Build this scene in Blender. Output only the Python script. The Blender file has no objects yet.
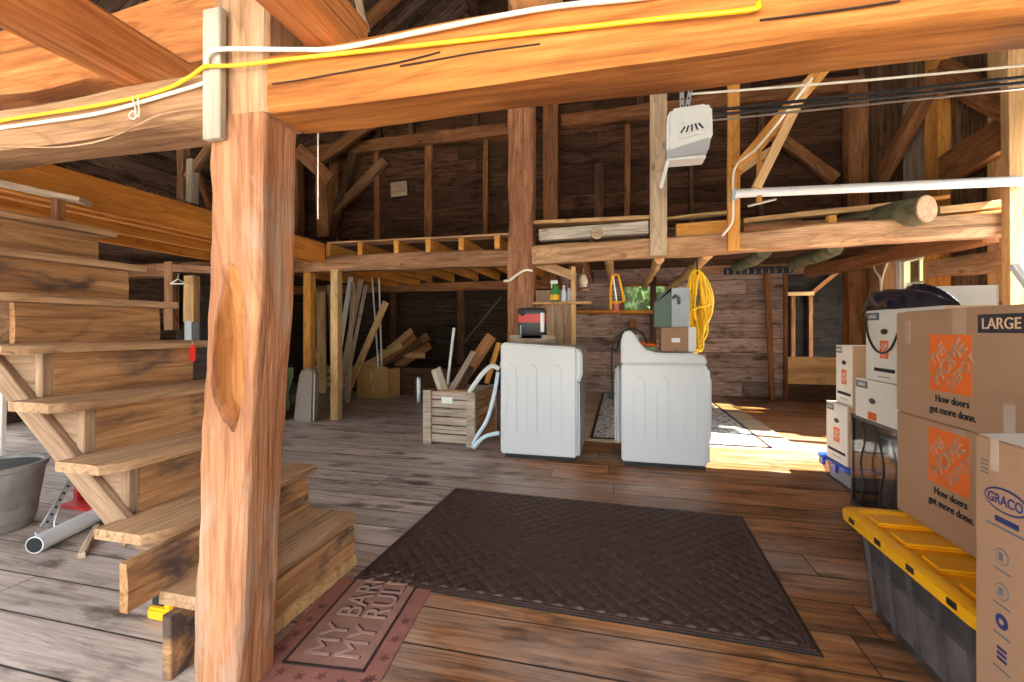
import bpy, bmesh, math, random
from mathutils import Vector, Matrix, noise as mn
random.seed(7)
C = bpy.context.scene.collection
# ------------------------------------------------------------------ frame of reference
# world: X along the floor planks, Y across them towards the gable wall, Z up; camera stands at (0,0,1.1)
H, FOC, PX0, PY0, TH = 1.1, 446.0, 512.0, 330.0, math.radians(13.6)
sT, cT = math.sin(TH), math.cos(TH)
def ray(px, py):
    c = (px-PX0)/FOC
    return Vector((c*cT-sT, c*sT+cT, (PY0-py)/FOC))
def G(px, py, z=0.0):                       # the point at height z seen at a pixel
    r = ray(px, py); t = (z-H)/r.z; return Vector((r.x*t, r.y*t, z))
def PV(px, py, v):                          # the point on the plane Y = v
    r = ray(px, py); t = v/r.y; return Vector((r.x*t, v, H+r.z*t))
def PU(px, py, u):                          # the point on the plane X = u
    r = ray(px, py); t = u/r.x; return Vector((u, r.y*t, H+r.z*t))
# ------------------------------------------------------------------ materials
def nt(name):
    m = bpy.data.materials.new(name); m.use_nodes = True
    t = m.node_tree; t.nodes.clear()
    out = t.nodes.new('ShaderNodeOutputMaterial'); b = t.nodes.new('ShaderNodeBsdfPrincipled')
    t.links.new(b.outputs[0], out.inputs[0])
    return m, t, b
def nd(t, typ, **kw):
    n = t.nodes.new(typ)
    for k, v in kw.items():
        if k.startswith('i_'):
            key = k[2:]; key = int(key) if key.isdigit() else key
            n.inputs[key].default_value = v
        else: setattr(n, k, v)
    return n
def lk(t, a, b): t.links.new(a, b)
def ramp(t, stops):
    r = t.nodes.new('ShaderNodeValToRGB'); e = r.color_ramp.elements
    while len(e) < len(stops): e.new(0.5)
    for i, (p, c) in enumerate(stops): e[i].position = p; e[i].color = (*c, 1)
    return r
def mathn(t, op, a, b=None):
    n = nd(t, 'ShaderNodeMath', operation=op)
    for i, v in enumerate((a, b)):
        if v is None: continue
        if isinstance(v, (int, float)): n.inputs[i].default_value = v
        else: lk(t, v, n.inputs[i])
    return n.outputs[0]
def mixc(t, fac, a, b, mode='MIX'):
    n = nd(t, 'ShaderNodeMix', data_type='RGBA', blend_type=mode)
    if isinstance(fac, (int, float)): n.inputs[0].default_value = fac
    else: lk(t, fac, n.inputs[0])
    for i, v in ((6, a), (7, b)):
        if isinstance(v, tuple): n.inputs[i].default_value = (*v, 1)
        else: lk(t, v, n.inputs[i])
    return n.outputs[2]
def noise(t, vec, scale, detail=4, rough=.55, dist=0):
    n = nd(t, 'ShaderNodeTexNoise'); n.inputs['Scale'].default_value = scale; n.inputs['Detail'].default_value = detail
    n.inputs['Roughness'].default_value = rough; n.inputs['Distortion'].default_value = dist
    lk(t, vec, n.inputs['Vector']); return n.outputs['Fac']
def coords(t, axis='X', random_offset=True):
    tc = nd(t, 'ShaderNodeTexCoord'); v = tc.outputs['Object']
    if random_offset:
        oi = nd(t, 'ShaderNodeObjectInfo'); add = nd(t, 'ShaderNodeVectorMath', operation='ADD')
        mul = nd(t, 'ShaderNodeVectorMath', operation='SCALE'); mul.inputs[0].default_value = (17, 31, 23)
        lk(t, oi.outputs['Random'], mul.inputs['Scale']); lk(t, v, add.inputs[0]); lk(t, mul.outputs[0], add.inputs[1]); v = add.outputs[0]
    return v
def stretch(t, v, axis, along, across):
    m = nd(t, 'ShaderNodeMapping'); s = [across]*3; s['XYZ'.index(axis)] = along
    m.inputs['Scale'].default_value = s; lk(t, v, m.inputs['Vector']); return m.outputs[0]
def wood(name, c0, c1, c2, axis='X', s=1.0, rough=.75, stain=None, stain_amt=.5, bump=.35, crack=.55, knots=True):
    m, t, b = nt(name); v = coords(t, axis)
    g = noise(t, stretch(t, v, axis, 1.3*s, 16*s), 1.0, 8, .68, 1.2)
    fine = noise(t, stretch(t, v, axis, 3.0, 85), 1.0, 4, .7, .2)
    g = mathn(t, 'ADD', mathn(t, 'MULTIPLY', g, .62), mathn(t, 'MULTIPLY', fine, .38))
    r = ramp(t, [(.34, c0), (.5, c1), (.65, c2)]); lk(t, g, r.inputs[0]); col = r.outputs[0]
    rg_ = mathn(t, 'FRACT', mathn(t, 'MULTIPLY', noise(t, stretch(t, v, axis, .55*s, 4.5*s), 1.0, 2, .4, .4), 15))
    rr_ = ramp(t, [(.0, (.60, .54, .48)), (.16, (1, 1, 1)), (.8, (1, 1, 1)), (1, (.60, .54, .48))]); lk(t, rg_, rr_.inputs[0])
    col = mixc(t, .55, col, rr_.outputs[0], 'MULTIPLY')
    patch = noise(t, stretch(t, v, axis, 1.0*s, 4*s), 1.3, 3)
    pr = ramp(t, [(.35, (.72, .68, .64)), (.62, (1.1, 1.08, 1.05))]); lk(t, patch, pr.inputs[0])
    col = mixc(t, .8, col, pr.outputs[0], 'MULTIPLY')
    ck = noise(t, stretch(t, v, axis, .7*s, 30*s), 1.0, 3, .5, .3)
    cr = ramp(t, [(.29, (0.10, .07, .05)), (.345, (1, 1, 1))]); lk(t, ck, cr.inputs[0])
    col = mixc(t, crack, col, cr.outputs[0], 'MULTIPLY')
    if knots:
        vo = nd(t, 'ShaderNodeTexVoronoi'); vo.inputs['Scale'].default_value = 2.6
        lk(t, stretch(t, v, axis, .8, 1.5), vo.inputs['Vector'])
        kr = ramp(t, [(.05, (.25, .15, .1)), (.11, (1, 1, 1))]); lk(t, vo.outputs['Distance'], kr.inputs[0])
        col = mixc(t, .6, col, kr.outputs[0], 'MULTIPLY')
    if stain:
        sn = noise(t, stretch(t, v, axis, 2.2, 5), 1.0, 5, .6, .5)
        sr = ramp(t, [(.52, (0, 0, 0)), (.64, (stain_amt,)*3)]); lk(t, sn, sr.inputs[0])
        col = mixc(t, sr.outputs[0], col, stain)
    lk(t, col, b.inputs['Base Color']); b.inputs['Roughness'].default_value = rough
    b.inputs['Specular IOR Level'].default_value = .3
    bp = nd(t, 'ShaderNodeBump'); bp.inputs['Strength'].default_value = bump; bp.inputs['Distance'].default_value = .02
    hh = mathn(t, 'ADD', g, mathn(t, 'MULTIPLY', ck, .6)); lk(t, hh, bp.inputs['Height']); lk(t, bp.outputs[0], b.inputs['Normal'])
    return m
def boards(name, c0, c1, c2, along, across, width, rough=.7, gap=.03, vary=.5, wear=None, length=2.6, spec=.3, bump=.4, dust_and_light=False):
    """a boarded surface: joints, a tone per board, grain; along/across are object axes"""
    m, t, b = nt(name); v = coords(t, random_offset=False)
    sp = nd(t, 'ShaderNodeSeparateXYZ'); lk(t, v, sp.inputs[0])
    A = sp.outputs['XYZ'.index(along)]; X = sp.outputs['XYZ'.index(across)]
    q = mathn(t, 'DIVIDE', X, width); row = mathn(t, 'FLOOR', q); fr = mathn(t, 'FRACT', q)
    wn = nd(t, 'ShaderNodeTexWhiteNoise', noise_dimensions='1D'); lk(t, row, wn.inputs['W'])
    l = mathn(t, 'ADD', mathn(t, 'DIVIDE', A, length), mathn(t, 'MULTIPLY', wn.outputs['Value'], 7.3))
    seg = mathn(t, 'FLOOR', l); lf = mathn(t, 'FRACT', l)
    cb = nd(t, 'ShaderNodeCombineXYZ'); lk(t, row, cb.inputs[0]); lk(t, seg, cb.inputs[1])
    w2 = nd(t, 'ShaderNodeTexWhiteNoise', noise_dimensions='2D'); lk(t, cb.outputs[0], w2.inputs['Vector'])
    off = nd(t, 'ShaderNodeVectorMath', operation='SCALE'); lk(t, w2.outputs['Color'], off.inputs[0]); off.inputs['Scale'].default_value = 20
    ad = nd(t, 'ShaderNodeVectorMath', operation='ADD'); lk(t, v, ad.inputs[0]); lk(t, off.outputs[0], ad.inputs[1])
    g = noise(t, stretch(t, ad.outputs[0], along, 1.1, 15), 1.0, 8, .68, 1.8)
    fine = noise(t, stretch(t, ad.outputs[0], along, 2.5, 90), 1.0, 4, .7, .3)
    g = mathn(t, 'ADD', mathn(t, 'MULTIPLY', g, .62), mathn(t, 'MULTIPLY', fine, .38))
    r = ramp(t, [(.36, c0), (.5, c1), (.64, c2)]); lk(t, g, r.inputs[0]); col = r.outputs[0]
    rg_ = mathn(t, 'FRACT', mathn(t, 'MULTIPLY', noise(t, stretch(t, ad.outputs[0], along, .5, 5), 1.0, 2, .4, .5), 17))
    rr_ = ramp(t, [(.0, (.42, .36, .30)), (.2, (1, 1, 1)), (.75, (1, 1, 1)), (1, (.42, .36, .30))]); lk(t, rg_, rr_.inputs[0])
    col = mixc(t, .6, col, rr_.outputs[0], 'MULTIPLY')
    tone = ramp(t, [(0, (1-vary,)*3), (1, (1+vary*.5,)*3)]); lk(t, w2.outputs['Value'], tone.inputs[0])
    col = mixc(t, 1, col, tone.outputs[0], 'MULTIPLY')
    if wear:
        wc, lo, hi, amt, sc = wear
        wv = noise(t, stretch(t, v, along, .5, 1.2), sc, 5, .6)
        wr = ramp(t, [(lo, (0, 0, 0)), (hi, (amt,)*3)]); lk(t, wv, wr.inputs[0]); col = mixc(t, wr.outputs[0], col, wc)
    if dust_and_light:    # dusty grey boards on the stair side; pale light and sheen painted in too
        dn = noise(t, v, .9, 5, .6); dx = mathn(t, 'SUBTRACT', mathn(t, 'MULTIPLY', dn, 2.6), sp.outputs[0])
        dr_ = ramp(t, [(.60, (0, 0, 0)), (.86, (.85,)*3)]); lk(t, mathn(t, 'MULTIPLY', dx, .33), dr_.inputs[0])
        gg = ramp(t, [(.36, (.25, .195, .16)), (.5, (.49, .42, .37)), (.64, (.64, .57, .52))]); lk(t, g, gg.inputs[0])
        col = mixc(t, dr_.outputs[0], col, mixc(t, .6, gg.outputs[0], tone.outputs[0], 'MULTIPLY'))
    st = noise(t, stretch(t, ad.outputs[0], along, 2, 6), 1.4, 4)
    sr = ramp(t, [(.33, (.16, .12, .09)), (.46, (1, 1, 1))]); lk(t, st, sr.inputs[0]); col = mixc(t, .75, col, sr.outputs[0], 'MULTIPLY')
    e1 = mathn(t, 'LESS_THAN', fr, gap); e2 = mathn(t, 'LESS_THAN', lf, .002*2.6/length)
    gp = mathn(t, 'MAXIMUM', e1, e2)
    col = mixc(t, gp, col, (.012, .009, .007))
    lk(t, col, b.inputs['Base Color']); b.inputs['Roughness'].default_value = rough; b.inputs['Specular IOR Level'].default_value = spec
    bp = nd(t, 'ShaderNodeBump'); bp.inputs['Strength'].default_value = bump; bp.inputs['Distance'].default_value = .02
    lk(t, mathn(t, 'SUBTRACT', mathn(t, 'MULTIPLY', g, .6), gp), bp.inputs['Height']); lk(t, bp.outputs[0], b.inputs['Normal'])
    return m
def plain(name, col, rough=.5, metal=0, vary=.12, scale=9, bump=0, spec=.5, coat=0):
    m, t, b = nt(name); v = coords(t)
    n = noise(t, v, scale, 5)
    r = ramp(t, [(.3, tuple(c*(1-vary) for c in col)), (.7, tuple(min(1, c*(1+vary)) for c in col))]); lk(t, n, r.inputs[0])
    lk(t, r.outputs[0], b.inputs['Base Color']); b.inputs['Roughness'].default_value = rough; b.inputs['Metallic'].default_value = metal
    b.inputs['Specular IOR Level'].default_value = spec; b.inputs['Coat Weight'].default_value = coat
    if bump:
        bp = nd(t, 'ShaderNodeBump'); bp.inputs['Strength'].default_value = bump; bp.inputs['Distance'].default_value = .01
        lk(t, n, bp.inputs['Height']); lk(t, bp.outputs[0], b.inputs['Normal'])
    return m
M = {}
OR = ((.28, .085, .018), (.54, .20, .043), (.70, .31, .085))
GB = ((.20, .10, .045), (.42, .225, .105), (.60, .36, .19))
M['beam'] = wood('golden hewn timber', *OR, s=.9, crack=.45)
M['beam_old'] = wood('pinkish old timber', (.22, .11, .05), (.44, .25, .13), (.60, .38, .21))
M['joist'] = wood('warm joist timber', (.32, .095, .026), (.56, .205, .06), (.70, .32, .12))
M['rim'] = wood('orange fir', (.46, .15, .02), (.62, .235, .035), (.72, .31, .06), crack=.2)
M['postZ'] = wood('post timber', (.27, .105, .045), (.50, .225, .11), (.63, .35, .20), axis='Z', s=1.0, crack=.5, stain=(.46, .36, .27), stain_amt=.55, bump=.7)
M['hollow'] = wood('hollow heartwood', (.30, .10, .025), (.48, .20, .06), (.60, .29, .10), axis='Z', crack=.3)
M['loft_post'] = wood('old brown timber', (.14, .052, .024), (.37, .16, .078), (.54, .285, .165), s=1.4, bump=.8)
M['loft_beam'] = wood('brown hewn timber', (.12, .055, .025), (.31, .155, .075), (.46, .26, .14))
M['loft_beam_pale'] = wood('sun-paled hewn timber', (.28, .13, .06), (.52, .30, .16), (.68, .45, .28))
M['stair_y'] = wood('worn stair board', *GB, axis='Y', stain=(.05, .045, .05), stain_amt=.0, s=1.0)
M['riser_y'] = wood('stained riser board', (.22, .105, .045), (.46, .24, .105), (.64, .37, .18), axis='Y', stain=(.04, .036, .042), stain_amt=.85)
M['stair_x'] = wood('worn stringer board', (.19, .115, .07), (.33, .21, .13), (.46, .32, .21))
M['tread_y'] = wood('worn tread board', (.23, .13, .07), (.46, .28, .15), (.60, .40, .24), axis='Y')
M['lumber'] = wood('pale sawn lumber', (.48, .27, .11), (.66, .41, .19), (.76, .52, .28), crack=.15)
M['lumber_grey'] = wood('weathered sawn lumber', (.36, .25, .16), (.55, .41, .28), (.68, .54, .40), crack=.2)
M['lumber_orange'] = wood('orange sawn lumber', (.52, .20, .035), (.72, .33, .07), (.82, .43, .12), crack=.2)
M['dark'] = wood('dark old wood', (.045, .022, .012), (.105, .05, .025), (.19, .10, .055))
M['brown'] = wood('brown old wood', (.13, .048, .018), (.30, .122, .046), (.43, .21, .095))
M['birch'] = wood('birch bark slab', (.30, .25, .20), (.62, .54, .46), (.80, .74, .66))
M['log_end'] = plain('sawn log end', (.46, .25, .15), .8, vary=.35, scale=25)
M['bark'] = plain('bark', (.10, .095, .05), .9, vary=.5, bump=.8)
M['ply'] = wood('plywood sheet', (.70, .36, .13), (.82, .48, .20), (.88, .58, .28), s=.5, crack=0)
M['paleply'] = wood('pale plywood', (.42, .31, .20), (.56, .44, .31), (.66, .54, .40), s=.4, crack=0)
M['crate'] = wood('weathered crate slat', (.25, .19, .15), (.46, .37, .30), (.62, .53, .46))
M['grey_board'] = wood('grey painted board', (.42, .38, .31), (.50, .46, .38), (.58, .54, .46), axis='Z', crack=.3)
M['grey_panel'] = wood('grey weathered panel', (.30, .22, .165), (.42, .32, .25), (.52, .42, .34), axis='Z')
M['floor'] = boards('floor boards', (.08, .028, .010), (.34, .14, .05), (.54, .265, .11), 'X', 'Y', .205, rough=.45, gap=.035, vary=.42, wear=((.44, .385, .345), .47, .66, .6, 1.0), length=3.4, spec=.45, dust_and_light=True)
M['wall_bay_shade'] = boards('wall boards with painted shade', (.018, .010, .007), (.045, .026, .017), (.08, .048, .032), 'X', 'Z', .24, rough=.9, gap=.03, vary=.4)  # shade under the loft is painted into these darker boards
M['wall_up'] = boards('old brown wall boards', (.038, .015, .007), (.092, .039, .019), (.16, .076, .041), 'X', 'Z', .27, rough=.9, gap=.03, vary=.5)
M['wall'] = boards('wall boards', (.23, .145, .125), (.47, .335, .285), (.64, .49, .43), 'X', 'Z', .24, rough=.85, gap=.03, vary=.45)
M['wall_y'] = boards('side wall boards', (.10, .05, .03), (.26, .14, .08), (.40, .24, .15), 'Z', 'Y', .17, rough=.85, gap=.04, vary=.5)
M['wall_left'] = boards('dark brown wall boards', (.07, .04, .028), (.16, .09, .06), (.26, .16, .11), 'Y', 'Z', .24, rough=.85, gap=.03, vary=.4)  # darker brown boards of the left and front walls
M['roof'] = boards('roof boards', (.09, .052, .036), (.20, .12, .085), (.31, .20, .15), 'X', 'Y', .2, rough=.9, gap=.05, vary=.55)
M['deck'] = boards('loft boards', (.08, .04, .025), (.17, .09, .05), (.27, .16, .10), 'X', 'Y', .18, rough=.9, gap=.04, vary=.5)
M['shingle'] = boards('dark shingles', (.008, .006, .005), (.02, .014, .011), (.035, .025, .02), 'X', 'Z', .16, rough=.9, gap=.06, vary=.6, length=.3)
M['gravel'] = plain('pale gravel', (.58, .55, .50), .95, vary=.3, scale=30)
M['white'] = plain('white enamel', (.66, .67, .69), .25, vary=.015, scale=2)
M['white_plastic'] = plain('white plastic', (.78, .78, .76), .4, vary=.03)
M['grey_plastic'] = plain('grey plastic', (.42, .42, .44), .45, vary=.05)
M['steel'] = plain('brushed steel', (.55, .56, .58), .32, 1, vary=.12, scale=14)
M['galv'] = plain('galvanised sheet', (.60, .63, .66), .38, .85, vary=.12, scale=25)
M['metal_white'] = plain('pale painted steel', (.74, .75, .77), .35, .1, vary=.05)
M['black'] = plain('black plastic', (.018, .018, .02), .38, vary=.3)
M['rubber'] = plain('black rubber', (.012, .012, .013), .6, vary=.3)
M['gloss_black'] = plain('glossy black glass', (.012, .012, .015), .06, vary=.2, spec=.8, coat=.6)
M['red'] = plain('red plastic', (.62, .025, .015), .35, vary=.15)
M['red_paint'] = plain('red painted steel', (.45, .012, .015), .4, vary=.3)
M['yellow'] = plain('yellow plastic', (.95, .455, .01), .36, vary=.06)
M['yellow_cable'] = plain('yellow cable jacket', (.90, .58, .01), .45, vary=.06)
M['white_cable'] = plain('white cable jacket', (.82, .76, .64), .5, vary=.06)
M['black_wire'] = plain('black cable jacket', (.015, .015, .017), .5, vary=.2)
M['card'] = plain('brown cardboard', (.40, .235, .145), .8, vary=.07, scale=3, spec=.2)
M['card_dark'] = plain('brown cardboard edge', (.33, .18, .09), .85, vary=.1)
M['card_dk'] = plain('ochre cardboard', (.50, .28, .10), .85, vary=.1)
M['card_tan'] = plain('tan cardboard', (.66, .44, .27), .8, vary=.06, spec=.2)
M['card_white'] = plain('white-faced cardboard', (.78, .74, .69), .7, vary=.03, scale=3)
M['flap'] = plain('pale inner cardboard', (.62, .55, .48), .8, vary=.07)
M['tape'] = plain('clear packing tape', (.50, .34, .24), .12, vary=.1, spec=.8, coat=.5)
M['orange_ink'] = plain('orange ink', (.78, .16, .028), .7, vary=.05, spec=.2)
M['black_ink'] = plain('black ink', (.02, .02, .024), .7, vary=.1, spec=.2)
M['navy_ink'] = plain('dark label ink', (.035, .03, .05), .6, vary=.1)
M['grey_ink'] = plain('grey label ink', (.13, .14, .17), .7, vary=.1)
M['blue_ink'] = plain('navy blue ink', (.02, .03, .13), .7, vary=.1)
M['blue_lid'] = plain('blue plastic', (.03, .09, .55), .35, vary=.1)
M['teal'] = plain('teal plastic', (.02, .36, .35), .35, vary=.15)
M['pale_blue'] = plain('pale blue plastic', (.62, .74, .86), .45, vary=.05)
M['mat_brown'] = plain('dark brown rubber pile', (.050, .026, .020), .52, vary=.4, scale=60, bump=.3, spec=.4)
M['doormat'] = plain('faded red doormat', (.29, .115, .085), .85, vary=.18, scale=14, bump=.2)
M['doormat_field'] = plain('faded doormat field', (.31, .155, .115), .85, vary=.18, scale=14, bump=.2)
M['doormat_dark'] = plain('dark doormat line', (.035, .016, .014), .85, vary=.2)
M['doormat_star'] = plain('dull doormat star', (.15, .05, .042), .85, vary=.2)
M['doormat_pale'] = plain('pale doormat letter', (.42, .26, .21), .85, vary=.15)
M['foam'] = plain('grey cushion cloth', (.26, .22, .18), .95, vary=.12, scale=40)
M['green_cloth'] = plain('green cloth', (.05, .058, .018), .95, vary=.3, scale=20)
M['bag'] = plain('shiny dark wrap', (.012, .016, .035), .16, vary=.5, spec=.8, coat=.4)
M['tub'] = plain('dull grey tub', (.27, .245, .22), .55, .2, vary=.25, scale=12)
M['box_grey'] = plain('grey enamel', (.36, .39, .42), .45, vary=.06)
M['dark_green'] = plain('dark green enamel', (.02, .06, .025), .35, vary=.2)
M['brass'] = plain('rusty brown wire', (.26, .15, .09), .5, .6, vary=.3)
M['lamp_glass'] = plain('dusty lantern glass', (.62, .52, .38), .3, vary=.2)
M['green_bottle'] = plain('green plastic', (.05, .28, .06), .35, vary=.1)
M['leaf'] = plain('green leaf', (.13, .24, .06), .7, vary=.5, scale=3)
M['trimwhite'] = plain('white painted trim', (.76, .76, .74), .45, vary=.04)
def glass_mat(name, tint, rough=.05, mixv=.25):
    m, t, b = nt(name); out = t.nodes['Material Output']
    tr = nd(t, 'ShaderNodeBsdfTransparent'); tr.inputs[0].default_value = (*tint, 1)
    b.inputs['Base Color'].default_value = (*tint, 1); b.inputs['Roughness'].default_value = rough
    n = noise(t, coords(t), 6, 4); r = ramp(t, [(.3, (mixv*.7,)*3), (.7, (mixv*1.3,)*3)]); lk(t, n, r.inputs[0])
    mx = nd(t, 'ShaderNodeMixShader'); lk(t, r.outputs[0], mx.inputs[0]); lk(t, tr.outputs[0], mx.inputs[1]); lk(t, b.outputs[0], mx.inputs[2])
    lk(t, mx.outputs[0], out.inputs[0]); return m
M['clear'] = glass_mat('clear tote plastic', (.66, .62, .62), .15, .09)
M['pane'] = glass_mat('window glass', (.60, .55, .40), .05, .12)
M['tank_glass'] = glass_mat('tank glass', (.72, .73, .76), .03, .30)
M['tank_glass'].node_tree.nodes['Principled BSDF'].inputs['Base Color'].default_value = (.015, .015, .017, 1)
M['tank_glass'].node_tree.nodes['Principled BSDF'].inputs['Specular IOR Level'].default_value = .9
M['dusty_pane'] = glass_mat('dusty window glass', (.55, .62, .48), .3, .3)
# rug pattern
def rug_mat():
    m, t, b = nt('grey patterned rug'); v = coords(t, random_offset=False)
    vo = nd(t, 'ShaderNodeTexVoronoi', feature='DISTANCE_TO_EDGE'); vo.inputs['Scale'].default_value = 16
    d = noise(t, v, 9, 3); mp = nd(t, 'ShaderNodeVectorMath', operation='ADD'); lk(t, v, mp.inputs[0])
    sc = nd(t, 'ShaderNodeVectorMath', operation='SCALE'); sc.inputs['Scale'].default_value = .12
    nc = nd(t, 'ShaderNodeTexNoise'); nc.inputs['Scale'].default_value = 9; lk(t, v, nc.inputs['Vector'])
    lk(t, nc.outputs['Color'], sc.inputs[0]); lk(t, sc.outputs[0], mp.inputs[1]); lk(t, mp.outputs[0], vo.inputs['Vector'])
    r = ramp(t, [(.05, (.14, .145, .16)), (.10, (.72, .70, .66))]); lk(t, vo.outputs['Distance'], r.inputs[0])
    col = mixc(t, .5, r.outputs[0], r.outputs[0]); lk(t, col, b.inputs['Base Color']); b.inputs['Roughness'].default_value = .95
    return m
M['rug'] = rug_mat()
# ------------------------------------------------------------------ mesh building
class MB:
    def __init__(s): s.v = []; s.f = []; s.mi = []
    def add(s, vs, fs, mi=0):
        b = len(s.v); s.v += [tuple(p) for p in vs]; s.f += [tuple(b+i for i in f) for f in fs]; s.mi += [mi]*len(fs)
    def hexa(s, p, mi=0):          # 8 corners: bottom ring 0-3 counter-clockwise from above, top ring 4-7
        s.add(p, [(3, 2, 1, 0), (4, 5, 6, 7), (0, 1, 5, 4), (1, 2, 6, 5), (2, 3, 7, 6), (3, 0, 4, 7)], mi)
    def box(s, x0, x1, y0, y1, z0, z1, mi=0, M4=None, taper=0):
        a = taper
        p = [(x0+a, y0+a, z0), (x1-a, y0+a, z0), (x1-a, y1-a, z0), (x0+a, y1-a, z0), (x0, y0, z1), (x1, y0, z1), (x1, y1, z1), (x0, y1, z1)]
        if M4: p = [M4 @ Vector(q) for q in p]
        s.hexa(p, mi)
    def prism(s, prof, axis, a0, a1, mi=0):   # prof: 2-D points; axis 'Y': prof=(x,z), 'X': prof=(y,z), 'Z': prof=(x,y)
        n = len(prof)
        def q(p, a): return {'Y': (p[0], a, p[1]), 'X': (a, p[0], p[1]), 'Z': (p[0], p[1], a)}[axis]
        s.add([q(p, a0) for p in prof]+[q(p, a1) for p in prof],
              [tuple(range(n)), tuple(range(2*n-1, n-1, -1))]+[(i, (i+1) % n, n+(i+1) % n, n+i) for i in range(n)], mi)
    def tube(s, pts, r, n=8, mi=0, closed=False):
        pts = [Vector(p) for p in pts]; m = len(pts); rings = []; prev = None
        for i, p in enumerate(pts):
            if closed: d = pts[(i+1) % m]-pts[i-1]
            else: d = pts[min(i+1, m-1)]-pts[max(i-1, 0)]
            d.normalize()
            if prev is None:
                u = d.orthogonal().normalized()
            else:
                u = prev-d*prev.dot(d)
                u = u.normalized() if u.length > 1e-6 else d.orthogonal().normalized()
            prev = u; w = d.cross(u); rr = r[i] if isinstance(r, (list, tuple)) else r
            rings.append([p+(u*math.cos(2*math.pi*k/n)+w*math.sin(2*math.pi*k/n))*rr for k in range(n)])
        fs = []
        for i in range(m if closed else m-1):
            j = (i+1) % m
            fs += [(i*n+k, i*n+(k+1) % n, j*n+(k+1) % n, j*n+k) for k in range(n)]
        if not closed: fs += [tuple(range(n-1, -1, -1)), tuple((m-1)*n+k for k in range(n))]
        s.add([p for rg in rings for p in rg], fs, mi)
    def lathe(s, prof, n=20, c=(0, 0, 0), mi=0):
        vs = [(c[0]+r*math.cos(2*math.pi*k/n), c[1]+r*math.sin(2*math.pi*k/n), c[2]+z) for r, z in prof for k in range(n)]
        m = len(prof); fs = [(i*n+k, i*n+(k+1) % n, (i+1)*n+(k+1) % n, (i+1)*n+k) for i in range(m-1) for k in range(n)]
        fs += [tuple(range(n-1, -1, -1)), tuple((m-1)*n+k for k in range(n))]
        s.add(vs, fs, mi)
    def build(s, name, mats, parent=None, bevel=0, seg=2, smooth=None, loc=None):
        me = bpy.data.meshes.new(name); me.from_pydata(s.v, [], s.f); me.update()
        if not isinstance(mats, (list, tuple)): mats = [mats]
        for m in mats: me.materials.append(m)
        for p, i in zip(me.polygons, s.mi): p.material_index = i
        bm = bmesh.new(); bm.from_mesh(me); bmesh.ops.recalc_face_normals(bm, faces=bm.faces)
        if bevel:
            es = [e for e in bm.edges if len(e.link_faces) == 2 and e.calc_face_angle(0) > .5]
            bmesh.ops.bevel(bm, geom=es, offset=bevel, segments=seg, affect='EDGES', clamp_overlap=True)
        bm.to_mesh(me); bm.free()
        if smooth or (smooth is None and bevel):
            me.shade_smooth(); me.set_sharp_from_angle(angle=math.radians(40))
        o = bpy.data.objects.new(name, me); C.objects.link(o)
        if parent: o.parent = parent
        if loc: o.location = loc
        return o
def tag(o, label=None, cat=None, group=None, kind=None):
    if label: o['label'] = label
    if cat: o['category'] = cat
    if group: o['group'] = group
    if kind: o['kind'] = kind
    return o
def thing(name, label, cat, loc=(0, 0, 0), rz=0, group=None):
    o = bpy.data.objects.new(name, None); C.objects.link(o); o.location = loc; o.rotation_euler = (0, 0, rz)
    return tag(o, label, cat, group)
def struct(o): o['kind'] = 'structure'; return o
def axes(p0, p1, up=(0, 0, 1)):
    p0, p1 = Vector(p0), Vector(p1); x = (p1-p0).normalized(); u = Vector(up)
    if abs(x.dot(u)) > .98: u = Vector((0, 1, 0))
    y = u.cross(x).normalized(); z = x.cross(y)
    return Matrix(((x.x, y.x, z.x, p0.x), (x.y, y.y, z.y, p0.y), (x.z, y.z, z.z, p0.z), (0, 0, 0, 1)))
def timber(name, p0, p1, w, h, mat, rough=0.0, wane=.0, up=(0, 0, 1), taper=1.0, parent=None, label=None, cat=None, group=None, kind=None, sag=0):
    """length runs along local X from p0 to p1 (centre line); w across, h along 'up'; rough = hewn unevenness"""
    L = (Vector(p1)-Vector(p0)).length; seed = random.random()*100
    n = max(1, int(L/.12)) if rough else 1
    c = max(wane, .004)
    ring = [(-w/2+c, -h/2), (w/2-c, -h/2), (w/2, -h/2+c), (w/2, h/2-c), (w/2-c, h/2), (-w/2+c, h/2), (-w/2, h/2-c), (-w/2, -h/2+c)]
    b = MB(); vs = []
    for i in range(n+1):
        t = i/n; k = 1+(taper-1)*t
        for j, (y, z) in enumerate(ring):
            yy, zz = y*k, z*k
            if rough:
                q = Vector((t*L*2.2+seed, y*7, z*7)); yy += rough*mn.noise(q)*1.4; zz += rough*mn.noise(q+Vector((9, 4, 2)))*1.4
            vs.append((t*L, yy, zz-sag*4*t*(1-t)))
    fs = [(i*8+j, i*8+(j+1) % 8, (i+1)*8+(j+1) % 8, (i+1)*8+j) for i in range(n) for j in range(8)]
    fs += [tuple(range(7, -1, -1)), tuple(n*8+j for j in range(8))]
    b.add(vs, fs); o = b.build(name, mat, parent, smooth=bool(rough))
    mw = axes(p0, p1, up)
    if parent: o.matrix_local = mw
    else: o.matrix_world = mw
    tag(o, label, cat, group, kind); return o
def cable(name, pts, r, mat, label=None, cat=None, parent=None, sub=6, n=8, **kw):
    P = [Vector(p) for p in pts]; out = []
    for i in range(len(P)-1):
        a, b_, c_, d = P[max(i-1, 0)], P[i], P[i+1], P[min(i+2, len(P)-1)]
        for k in range(sub):
            t = k/sub
            out.append(.5*((2*b_)+(c_-a)*t+(2*a-5*b_+4*c_-d)*t*t+(3*b_-a-3*c_+d)*t**3))
    out.append(P[-1]); b = MB(); b.tube(out, r, n); o = b.build(name, mat, parent, smooth=True)
    return tag(o, label, cat, **kw)
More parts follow.
